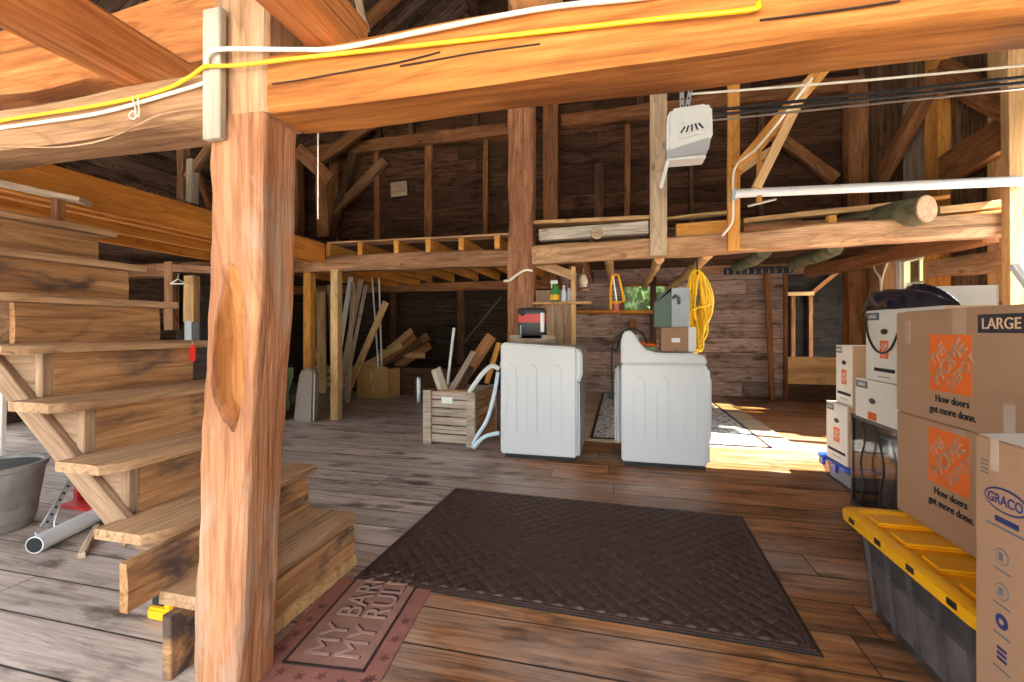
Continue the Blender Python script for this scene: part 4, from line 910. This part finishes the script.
timber('wood_scrap', (-1.72, 4.06, .50), (-1.42, 4.08, .51), .06, .03, M['loft_beam_pale'], .003, label='reddish scrap lying across the top of the crate', cat='scrap')
timber('black_rod', PV(462, 345, 5.9), PV(501, 297, 5.9), .02, .02, M['black'], label='thin black rod leaning in the dark bay behind the crate', cat='rod')
# ================================================================== DARK STORAGE BAY
cbx = thing('cardboard_box', 'ochre cardboard box on the floor of the dark storage bay', 'box', (-3.86, 6.62, 0), math.radians(-4))
b = MB(); b.box(-.29, .29, -.18, .18, 0, .47); b.build('box_body', M['card_dk'], cbx, bevel=.004)
b = MB(); b.box(-.03, .0, -.183, -.18, .30, .42); b.box(.01, .03, -.183, -.18, .1, .2); b.build('tape_mark', M['card_tan'], cbx)
b = MB(); b.prism([(-.29, .47), (-.05, .60), (.25, .50), (.29, .47)], 'Y', -.15, -.13); b.build('flap', M['card_dk'], cbx)
bays = [((350, 356), (353, 282), .06, .03, 'lumber_grey', 'pale strip leaning tallest among the boards in the dark bay'),
        ((336, 371), (351, 277), .07, .03, 'white_plastic', 'whitish board leaning against the loft beam beside the clear support post'),
        ((343, 371), (361, 279), .09, .02, 'lumber_grey', 'broad grey board leaning next to the whitish board'),
        ((349, 371), (366, 285), .05, .03, 'birch', 'narrow silvery strip leaning beside the broad grey board'),
        ((363, 355), (386, 302), .10, .04, 'lumber', 'tan plank leaning diagonally over the ochre box'),
        ((378, 362), (372, 276), .02, .02, 'metal_white', 'thin white rod standing behind the diagonal tan plank'),
        ((381, 345), (379, 278), .02, .02, 'white_plastic', 'thinner white rod paired behind the diagonal plank'),
        ((322, 372), (321, 292), .17, .03, 'lumber', 'wide tan plank leaning between the two support posts'),
        ((333, 372), (329, 285), .07, .03, 'lumber_grey', 'dull narrow board behind the clear support post'),
        ((318, 366), (308, 303), .025, .025, 'lumber', 'thin stick leaning between the two support posts')]
for k_, (a, c_, w_, h_, m_, lb) in enumerate(bays):
    vv = 5.9+.11*k_; p1 = PV(*c_, vv); p0 = PV(*a, vv); d = (p0-p1).normalized(); p0 = p1+d*((p1.z-.02)/max(.2, -d.z))
    timber('leaning_board', p0, p1, w_, h_, M[m_], up=YV, label=lb, cat='board')
rnd = random.Random(5)
pl = [((366, 365), (402, 345)), ((376, 368), (415, 336)), ((385, 362), (420, 340)), ((380, 352), (425, 356)), ((390, 372), (430, 345)), ((358, 370), (388, 360)), ((395, 365), (414, 338)), ((372, 374), (404, 356)), ((400, 360), (428, 336)), ((388, 350), (412, 330))]
lab = ['tan board in the scrap heap lying over the ochre box edge', 'long brown board slanting up through the scrap heap', 'short dark board within the scrap heap', 'flat plank jutting from the scrap heap toward the bay wall',
       'reddish board low in the scrap heap beside the box', 'pale board end resting on the ochre box', 'steep thin board at the back of the scrap heap', 'stubby brown offcut just above the ochre box flap', 'slanting plank at the far side of the scrap heap', 'highest board poking from the scrap heap']
for k, ((a, c_), lb) in enumerate(zip(pl, lab)):
    v = 6.95+.075*k; timber('scrap_board', PV(*a, v), PV(*c_, v), .10+.03*(k % 3), .03, M[['lumber', 'brown', 'dark', 'loft_beam_pale', 'brown', 'lumber', 'loft_beam', 'brown', 'loft_beam', 'lumber'][k]], .003, up=YV, label=lb, cat='board')
b = MB(); b.box(-4.25, -2.75, 6.9, 7.75, 0, .46); tag(b.build('plank_heap_base', M['dark']), 'dark low wooden bin beneath the scrap heap', 'bin')
bn = thing('low_bench', 'low slatted bench behind the clear support post', 'bench', (-5.2, 7.3, 0))
for k in range(3):
    b = MB(); b.box(-.5, .55, -.15+.11*k, -.06+.11*k, .40, .43); b.build('bench_slat', M['lumber'], bn)
for k in range(3):
    b = MB(); b.box(-.5, .55, -.16, -.14, .06+.12*k, .15+.12*k); b.build('side_board', M['lumber'], bn)
for x in (-.48, .49):
    b = MB(); b.box(x, x+.05, -.13, .15, 0, .40); b.build('bench_end', M['brown'], bn)
gp = thing('metal_canister', 'dull steel canister standing in the dark bay behind the crate', 'canister', (-3.0, 6.3, 0))
b = MB(); b.lathe([(.05, 0), (.05, .34), (.035, .38), (.0, .39)], 16); b.build('canister_body', M['steel'], gp, smooth=True)
b = MB(); b.lathe([(.02, .38), (.02, .43), (0, .43)], 12); b.build('valve', M['black'], gp)
cu = thing('folded_cushion', 'grey folded cushion leaning upright before the orange support post', 'cushion', (-3.66, 4.62, 0), math.radians(8))
b = MB(); b.prism([(-.13, 0), (-.11, .3), (-.06, .60), (-.02, .645), (.10, .65), (.14, .61), (.13, .3), (.12, 0)], 'Y', -.06, .08); b.build('cushion_pad', M['foam'], cu, bevel=.03, seg=3)
b = MB(); b.tube([(.13, -.062, .02), (.137, -.062, .3), (.143, -.062, .58)], .006, 6); b.build('piping', M['flap'], cu)
def cloth(name, p, w, h, mat, label, cat):
    nx, nz = 14, 16; b = MB(); vs = []
    for s_ in (0, .012):
        for j in range(nz+1):
            for i in range(nx+1):
                x, z = -w/2+w*i/nx*(1-.25*j/nz), -h*j/nz
                vs.append((x+.015*math.sin(j*.5), .03*math.sin(i*1.15+j*.12)*(j/nz)+s_, z-.02*math.sin(i*.8)*(j/nz)))
    N = (nx+1)*(nz+1); fs = []
    for j in range(nz):
        for i in range(nx):
            a = j*(nx+1)+i; fs += [(a, a+1, a+nx+2, a+nx+1), (N+a+nx+1, N+a+nx+2, N+a+1, N+a)]
    for i in range(nx): fs += [(i+1, i, N+i, N+i+1), (nz*(nx+1)+i, nz*(nx+1)+i+1, N+nz*(nx+1)+i+1, N+nz*(nx+1)+i)]
    for j in range(nz): fs += [(j*(nx+1), (j+1)*(nx+1), N+(j+1)*(nx+1), N+j*(nx+1)), ((j+1)*(nx+1)+nx, j*(nx+1)+nx, N+j*(nx+1)+nx, N+(j+1)*(nx+1)+nx)]
    b.add(vs, fs); o = b.build(name, mat, smooth=True, loc=p); return tag(o, label, cat)
cloth('hanging_cloth', (-3.86, 4.50, .66), .24, .5, M['green_cloth'], 'green cloth hanging over the edge of the grey cushion', 'cloth')
# ================================================================== BOXES BY THE GARAGE DOOR
NX, NYv = (0, -1, 0), (0, 0, 1)
def face_rect(name, mat, parent, x, y0, y1, z0, z1, t=.0012):
    b = MB(); b.box(x-t, x, y0, y1, z0, z1); return b.build(name, mat, parent)
def depot_print(par, x, yc, zc, s, slogan=True):
    face_rect('orange_logo', M['orange_ink'], par, x, yc-s/2, yc+s/2, zc-s/2, zc+s/2)
    a = math.radians(45); X = Vector((0, -math.cos(a), math.sin(a))); Y = Vector((0, math.sin(a), math.cos(a)))
    for body, d, sz in (('THE', .30, .27), ('HOME', .02, .37), ('DEPOT', -.285, .26)):
        c_ = Vector((x-.0016, yc, zc))+Y*d*s+X*(-.10*s if body == 'THE' else (.10*s if body == 'DEPOT' else 0))
        text('logo_lettering', body, sz*s, c_, X, Y, M['card'], par, .024*sz*s, depth=.0002, sx=.95)
    if slogan:
        for k, ln in enumerate(('How doers', 'get more done.')):
            text('slogan_lettering', ln, .175*s, (x-.0012, yc-.01, zc-s*.64-.2*s*k), NX, NYv, M['black_ink'], par, .0006, depth=.0006)
def tape(par, x, y0, y1, z0, z1): return face_rect('packing_tape', M['tape'], par, x, y0, y1, z0, z1, .0008)
# yellow-lidded tote
ty = thing('storage_tote', 'clear storage tote with a bright yellow lid under the brown moving boxes', 'storage tote', (.885, 1.345, 0))
Wt, Lt, Ht = .52, .775, .35
ringstack([ring(.07, Wt-.07, .08, Lt-.08, 0), ring(.065, Wt-.065, .075, Lt-.075, .02), ring(.035, Wt-.035, .04, Lt-.04, Ht-.03), ring(.015, Wt-.015, .018, Lt-.018, Ht-.025), ring(.015, Wt-.015, .018, Lt-.018, Ht)], M['clear'], 'clear_bin', ty)
ringstack([ring(.09, Wt-.09, .10, Lt-.10, .012), ring(.065, Wt-.065, .07, Lt-.07, .19)], plain('packed grey cloth', (.24, .21, .20), .9, vary=.5, scale=7), 'packed_contents', ty)
ringstack([ring(.075, Wt-.075, .08, Lt-.08, .20), ring(.06, Wt-.06, .06, Lt-.06, .27), ring(.09, Wt-.09, .1, Lt-.1, .32)], plain('packed dark cloth', (.05, .045, .055), .9, vary=.6, scale=8), 'packed_contents', ty)
for k in range(5):
    y = .13+.128*k; b = MB(); b.tube([(.066, y, .02), (.034, y, Ht-.05)], .008, 6); b.build('bin_rib', M['clear'], ty)
ringstack([ring(-.004, Wt+.004, -.004, Lt+.004, Ht-.018, .06), ring(-.006, Wt+.006, -.006, Lt+.006, Ht+.018, .06), ring(.01, Wt-.01, .012, Lt-.012, Ht+.026, .05), ring(.035, Wt-.035, .04, Lt-.04, Ht+.026, .04), ring(.045, Wt-.045, .05, Lt-.05, Ht+.012, .04)], M['yellow'], 'lid', ty)
for k in range(4):
    y = .10+.165*k
    b = MB(); b.box(.05, Wt-.05, y, y+.10, Ht+.01, Ht+.028); b.build('lid_panel', M['yellow'], ty, bevel=.008)
for k in range(4):
    b = MB(); b.box(-.009, .004, .10+.18*k, .135+.18*k, Ht-.004, Ht+.014); b.build('lid_slot', M['black'], ty)
# brown moving boxes
def brown_box(loc, dx, dy, dz, label):
    t = thing('moving_box', label, 'box', loc, 0, 'brown moving boxes')
    b = MB(); b.box(0, dx, 0, dy, 0, dz); b.build('box_body', M['card'], t, bevel=.004)
    tape(t, 0, dy*.5-.03, dy*.5+.03, dz-.09, dz)
    return t
UB = 1.089
lo = brown_box((UB, 1.43, .379), .42, .69, .394, 'brown moving box resting on the yellow lid, below its twin')
depot_print(lo, 0, 1.83-1.43, .655-.379, .195)
q = PU(945, 424, UB)
up_ = brown_box((UB-.002, 1.43, .776), .42, .69, .394, 'brown moving box with a dark size label, topmost of its stack')
q0, q1 = PU(932, 334, UB), PU(971, 397, UB)
depot_print(up_, 0, (q0.y+q1.y)/2-1.43, (q0.z+q1.z)/2-.776, .198)
l0, l1 = PU(979, 309, UB), PU(1024, 325, UB)
face_rect('size_label', M['navy_ink'], up_, 0, .02, l0.y-1.43, .315, .372)
text('size_lettering', 'LARGE', .047, (-.0018, PU(1003, 317, UB).y-1.43+.004, .342), NX, NYv, M['card_tan'], up_, .0004, depth=.0006)
tape(up_, 0, .60, .63, .27, .36)
face_rect('packing_tape', M['tape'], up_, 0, .13, .17, .01, .11, .001)
for pts, nm in (([(.41, .02), (.46, .09)], 'open_flap'), ):
    b = MB(); b.box(.395, .40, .0, .67, .39, .50, M4=Matrix.Translation((.40, 0, .39)) @ Matrix.Rotation(math.radians(25), 4, 'Y') @ Matrix.Translation((-.40, 0, -.39))); b.build(nm, M['flap'], up_)
b = MB(); b.box(.03, .40, .005, .685, .394, .398); b.build('top_flap', M['card'], up_)
# small white carton lying on the upper moving box
wc = thing('white_packet', 'small white packet lying on the topmost brown moving box', 'packet', (1.30, 1.52, 1.176))
b = MB(); b.box(-.06, .12, -.12, .12, 0, .035); b.build('packet_body', M['card_white'], wc, bevel=.004)
b = MB(); b.box(-.0605, -.0595, -.09, .09, .008, .028); b.build('printed_strip', M['grey_ink'], wc)
# stroller carton in front
gc = thing('stroller_carton', 'tall brown carton with oval blue maker mark and torn top', 'carton', (.80, .62, 0))
b = MB(); b.box(0, .46, 0, .637, 0, .861); b.build('carton_body', M['card'], gc, bevel=.004)
b = MB(); b.prism([(.0, .861), (.15, .872), (.46, .866), (.46, .863), (.15, .866)], 'Y', .01, .63); b.build('torn_flap', M['flap'], gc)
def gl(px, py): q = PU(px, py, .80); return q.y-.62, q.z
y1, z1 = gl(985, 503); 
oc = gl(1006, 502)
def oval(name, ry, rz, mat, yc, zc, x, tilt=0, n=40):
    b = MB(); b.prism([(yc+ry*math.cos(2*math.pi*k/n), zc+rz*math.sin(2*math.pi*k/n)) for k in range(n)], 'X', x-.0007, x+.0002); b.build(name, mat, gc)
oval('oval_ring', .056, .027, M['blue_ink'], oc[0], oc[1], -.0004)
oval('oval_field', .0515, .0225, M['card'], oc[0], oc[1], -.0012)
text('maker_lettering', 'GRACO', .030, (-.0022, oc[0], oc[1]-.001), NX, NYv, M['blue_ink'], gc, .0006, depth=.0002, sx=.86)
a = gl(1003, 521); face_rect('printed_line', M['blue_ink'], gc, 0, a[0]-.04, a[0]+.02, a[1]-.006, a[1]+.006)
a = gl(1003, 529); face_rect('printed_line', M['grey_ink'], gc, 0, a[0]-.06, a[0]+.045, a[1]-.002, a[1]+.002)
for k, (px, py) in enumerate(((1002, 557), (1002, 592), (1002, 622), (1002, 656))):
    a = gl(px, py)
    if k < 2:
        oval('printed_icon', .018, .018, M['grey_ink'], a[0], a[1], -.0004, n=20); oval('icon_field', .0155, .0155, M['card'], a[0], a[1], -.0011, n=20)
        face_rect('icon_mark', M['grey_ink'], gc, -.0012, a[0]-.006, a[0]+.006, a[1]-.008, a[1]+.009)
    elif k == 2:
        oval('printed_icon', .016, .016, M['blue_ink'], a[0], a[1], -.0004, n=20); oval('icon_field', .006, .006, M['card'], a[0], a[1], -.0011, n=20)
    else:
        for j in range(3): face_rect('icon_bar', M['blue_ink'], gc, 0, a[0]-.012, a[0]+.012, a[1]-.012+.011*j, a[1]-.006+.011*j)
    face_rect('printed_line', M['grey_ink'], gc, 0, a[0]-.022, a[0]+.022, a[1]-.032, a[1]-.029)
a = gl(984, 447)
for j in range(4): face_rect('printed_line', M['grey_ink'], gc, 0, a[0]-.012, a[0]+.008, a[1]-.03-.009*j, a[1]-.027-.009*j)
tape(gc, 0, gl(995, 440)[0]-.01, gl(995, 440)[0]+.012, .79, .861)
# white moving boxes
def white_box(loc, dx, dy, dz, label, rz=0, left_lab=True, second=False):
    t = thing('white_moving_box', label, 'box', loc, math.radians(rz), 'white moving boxes')
    b = MB(); b.box(0, dx, 0, dy, 0, dz); o = b.build('box_body', [M['card_tan'], M['card_white']], t, bevel=.003)
    for p in o.data.polygons:
        if p.normal.x < -.7 or p.normal.z > .7: p.material_index = 1
    s = dy
    face_rect('size_label', M['grey_ink'], t, 0, dy-.30*min(dy, .4)-.02, dy-.008, dz-.055, dz-.012)
    text('size_lettering', 'LARGE', .028, (-.0016, dy-.15*min(dy, .4)-.012, dz-.034), NX, NYv, M['card_white'], t, .0003, depth=.0004)
    hy = dy*.5 if dy < .4 else dy-.19
    b = MB(); b.prism([(hy+.034*math.cos(a)*(1), dz-.12+.016*math.sin(a)) for a in [k*math.pi/8 for k in range(16)]], 'X', -.0015, .0); b.build('hand_hole', M['black'], t)
    if dz > .3:
        face_rect('orange_logo', M['orange_ink'], t, 0, hy-.04, hy+.04, dz-.27, dz-.17)
        a = math.radians(45); X = Vector((0, -math.cos(a), math.sin(a))); Y = Vector((0, math.sin(a), math.cos(a)))
        for body, d, sz in (('THE', .027, .022), ('HOME', .003, .03), ('DEPOT', -.024, .021)):
            text('logo_lettering', body, sz, Vector((-.0016, hy, dz-.22))+Y*d, X, Y, M['card_white'], t, 0, depth=.0004)
        face_rect('printed_line', M['black_ink'], t, 0, hy-.10 if dy > .3 else .03, hy+.10 if dy > .3 else dy-.03, dz-.345, dz-.325)
        face_rect('printed_line', M['grey_ink'], t, 0, hy-.06, hy+.06, dz-.375, dz-.371)
    else:
        face_rect('orange_logo', M['orange_ink'], t, 0, hy-.045, hy+.045, .005, .05)
    if second:
        face_rect('size_label', M['grey_ink'], t, 0, .02, .12, dz-.055, dz-.012)
    return t
bl = thing('lidded_bin', 'low clear bin with blue snap lid under the slim white boxes', 'bin', (1.49, 3.45, 0), math.radians(0))
ringstack([ring(.03, .35, .03, .42, 0, .03), ring(.0, .38, .0, .45, .14, .04)], M['clear'], 'bin_body', bl)
ringstack([ring(-.015, .395, -.015, .465, .14, .04), ring(-.015, .395, -.015, .465, .158, .04), ring(.01, .37, .01, .44, .168, .03)], M['blue_lid'], 'snap_lid', bl)
for y in (.1, .3):
    b = MB(); b.box(-.03, -.012, y, y+.07, .10, .16); b.build('clip', M['blue_lid'], bl, bevel=.004)
ringstack([ring(.05, .33, .05, .40, .01, .03), ring(.04, .34, .04, .41, .10, .03)], M['pale_blue'], 'contents', bl)
white_box((1.495, 3.46, .17), .32, .295, .41, 'slim white moving box standing on the blue-lidded bin', 2)
white_box((1.515, 3.44, .582), .32, .27, .41, 'slim white moving box topmost of the pair over the blue-lidded bin', -3)
# tank
tk = thing('glass_tank', 'black rimmed glass tank carrying white moving boxes beside the yellow lid', 'tank', (1.43, 2.50, 0))
b = MB(); b.box(0, .006, .01, .75, .02, .56); b.build('glass_front', M['tank_glass'], tk)
b = MB(); b.box(0.01, .44, .0, .006, .02, .56); b.build('glass_side', M['tank_glass'], tk)
for q in ((-.006, .016, 0, .76, .552, .572), (-.006, .016, 0, .76, 0, .03), (.42, .44, 0, .76, .552, .572), (-.006, .44, .74, .76, .552, .572), (-.006, .44, 0, .02, .552, .572)):
    b = MB(); b.box(*q); b.build('black_rim', M['black'], tk)
b = MB(); b.box(-.004, .012, .742, .76, 0, .57); b.box(-.004, .012, 0, .016, 0, .57); b.box(.42, .44, .74, .76, 0, .57); b.box(.42, .44, 0, .016, 0, .57); b.build('corner_strip', M['black'], tk)
b = MB(); b.box(.40, .43, .01, .74, 0.0, .55); b.build('back_panel', plain('dull tank back', (.20, .175, .16), .35, vary=.35, scale=5), tk)
b = MB(); b.box(.01, .43, .01, .74, .004, .03); b.build('tank_floor', M['black'], tk)
tq = thing('teal_container', 'teal plastic container seen through the dark glass tank', 'container', (1.56, 2.86, .29))
b = MB(); b.box(0, .16, 0, .33, 0, .15); b.build('container_body', M['teal'], tq, bevel=.02, seg=3)
b = MB(); b.box(-.01, .17, -.01, .34, .15, .17); b.build('container_lid', M['teal'], tq, bevel=.005)
bq = thing('blue_container', 'tall pale blue container inside the glass tank', 'container', (1.56, 2.53, .03))
b = MB(); b.box(0, .2, 0, .26, 0, .48); b.build('container_body', M['pale_blue'], bq, bevel=.01)
b = MB(); b.box(-.008, .208, -.008, .268, .46, .49); b.build('container_lid', M['white_plastic'], bq, bevel=.004)
b = MB(); b.box(1.56, 1.76, 2.84, 3.2, .03, .29); tag(b.build('grey_carton', M['tub'], bevel=.006), 'grey carton under the teal container in the tank', 'carton')
cable('dangling_cord', [PU(862, 423, 1.40), PU(865, 440, 1.40), PU(861, 460, 1.40), PU(863, 480, 1.40), PU(862, 500, 1.40), G(863, 504, .01)], .006, M['black_wire'], 'black cord dangling down the tank glass nearer the blue-lidded bin', 'cord')
cable('dangling_cord', [PU(876, 427, 1.40), PU(880, 445, 1.40), PU(884, 470, 1.40), PU(881, 490, 1.40), PU(880, 510, 1.40)], .006, M['black_wire'], 'black cord dangling down the tank glass nearer the yellow lid', 'cord')
white_box((1.415, 2.42, .574), .42, .76, .235, 'low white moving box lying on the glass tank', 0, second=True)
white_box((1.425, 2.42, .811), .40, .66, .40, 'white moving box under the dark shiny wrap, on the low white box', 0)
cable('black_wire_loop', [PU(866, 318, 1.415), PU(868, 335, 1.410), PU(874, 348, 1.41), PU(882, 353, 1.41), PU(891, 348, 1.41), PU(899, 330, 1.41), PU(901, 322, 1.412)], .006, M['black_wire'], 'black cord looping over the face of the upper white box', 'cord')
def wrap():
    nx, ny = 30, 40; b = MB(); vs = []
    for j in range(ny+1):
        for i in range(nx+1):
            a, c_ = i/nx, j/ny; x, y = -.17+.34*a, -.13+.27*c_
            e = (1-abs(2*a-1)**4)*(1-abs(2*c_-1)**5)
            f = .5+.5*math.sin(c_*9+a*22+3*mn.noise(Vector((x*7, y*4, 2))))
            z = .17*e**.45*(.62+.26*f+.3*mn.noise(Vector((x*6, y*6, 0))))*(1.0-.35*(1-c_))
            vs.append((x, y, max(z, .0)))
    N = (nx+1)*(ny+1); vs += [(x, y, -.004) for x, y, z in vs]
    fs = []
    for j in range(ny):
        for i in range(nx):
            a = j*(nx+1)+i; fs += [(a, a+1, a+nx+2, a+nx+1), (N+a+nx+1, N+a+nx+2, N+a+1, N+a)]
    for i in range(nx): fs += [(i+1, i, N+i, N+i+1), (ny*(nx+1)+i, ny*(nx+1)+i+1, N+ny*(nx+1)+i+1, N+ny*(nx+1)+i)]
    for j in range(ny): fs += [(j*(nx+1), (j+1)*(nx+1), N+(j+1)*(nx+1), N+j*(nx+1)), ((j+1)*(nx+1)+nx, j*(nx+1)+nx, N+j*(nx+1)+nx, N+(j+1)*(nx+1)+nx)]
    b.add(vs, fs); o = b.build('shiny_wrap', M['bag'], smooth=True, loc=(1.58, 2.96, 1.216)); tag(o, 'crumpled shiny dark wrap lying on the upper white moving box', 'wrap')
wrap()
tw = thing('tall_white_carton', 'tall white carton standing behind the shiny wrap by the side window', 'carton', (1.80, 3.29, 0), math.radians(-2))
b = MB(); b.box(0, .40, 0, .12, 0, 1.37); b.build('carton_body', M['card_white'], tw, bevel=.003)
b = MB(); b.box(.39, .401, -.001, .121, 1.22, 1.37); b.build('end_cap', M['flap'], tw)
timber('white_tube', PU(1014, 266, 1.42), PU(1042, 304, 1.40), .024, .024, M['white_plastic'], up=YV, label='short white tube propped up on the topmost brown moving box', cat='tube')
cable('bent_wire', [PU(872, 259, 3.38), PU(875, 270, 3.38), PU(880, 278, 3.38), PU(881, 290, 3.38), PU(883, 276, 3.38), PU(888, 262, 3.38), PU(890, 254, 3.38)], .012, M['white_cable'], 'pale bent wire hanging on the wide jamb timber near the side window', 'wire')
# ================================================================== LIGHT
w = bpy.data.worlds.new('daylight'); bpy.context.scene.world = w; w.use_nodes = True
bg = w.node_tree.nodes['Background']; wt = w.node_tree; bg.inputs[1].default_value = 9.6
tcw = nd(wt, 'ShaderNodeTexCoord'); spw = nd(wt, 'ShaderNodeSeparateXYZ'); lk(wt, tcw.outputs['Generated'], spw.inputs[0])
wr_ = ramp(wt, [(.0, (.13, .15, .10)), (.10, (.20, .23, .17)), (.34, (.86, .93, 1.0))]); lk(wt, spw.outputs[2], wr_.inputs[0]); lk(wt, wr_.outputs[0], bg.inputs[0])
def sun(name, d, e, col, ang=1.0):
    l = bpy.data.lights.new(name, 'SUN'); l.energy = e; l.color = col; l.angle = math.radians(ang)
    o = bpy.data.objects.new(name, l); C.objects.link(o); o.rotation_euler = Vector(d).to_track_quat('-Z', 'Y').to_euler(); return o
sun('sun', (-.80, .10, -.66), 45, (1, .93, .82))
# ================================================================== CAMERA
cam = bpy.data.cameras.new('camera'); co = bpy.data.objects.new('camera', cam); C.objects.link(co)
co.location = (0, 0, H); co.rotation_euler = (math.radians(90), 0, TH)
cam.sensor_width = 36; cam.lens = FOC/1024*36; cam.shift_y = -11/1024; cam.clip_start = .05
sc = bpy.context.scene; sc.camera = co
sc.view_settings.view_transform = 'Standard'; sc.view_settings.look = 'None'; sc.view_settings.gamma = 1; sc.view_settings.use_curve_mapping = False
sc.view_settings.exposure = 0.0
sc.cycles.max_bounces = 10; sc.cycles.diffuse_bounces = 7; sc.cycles.transparent_max_bounces = 16
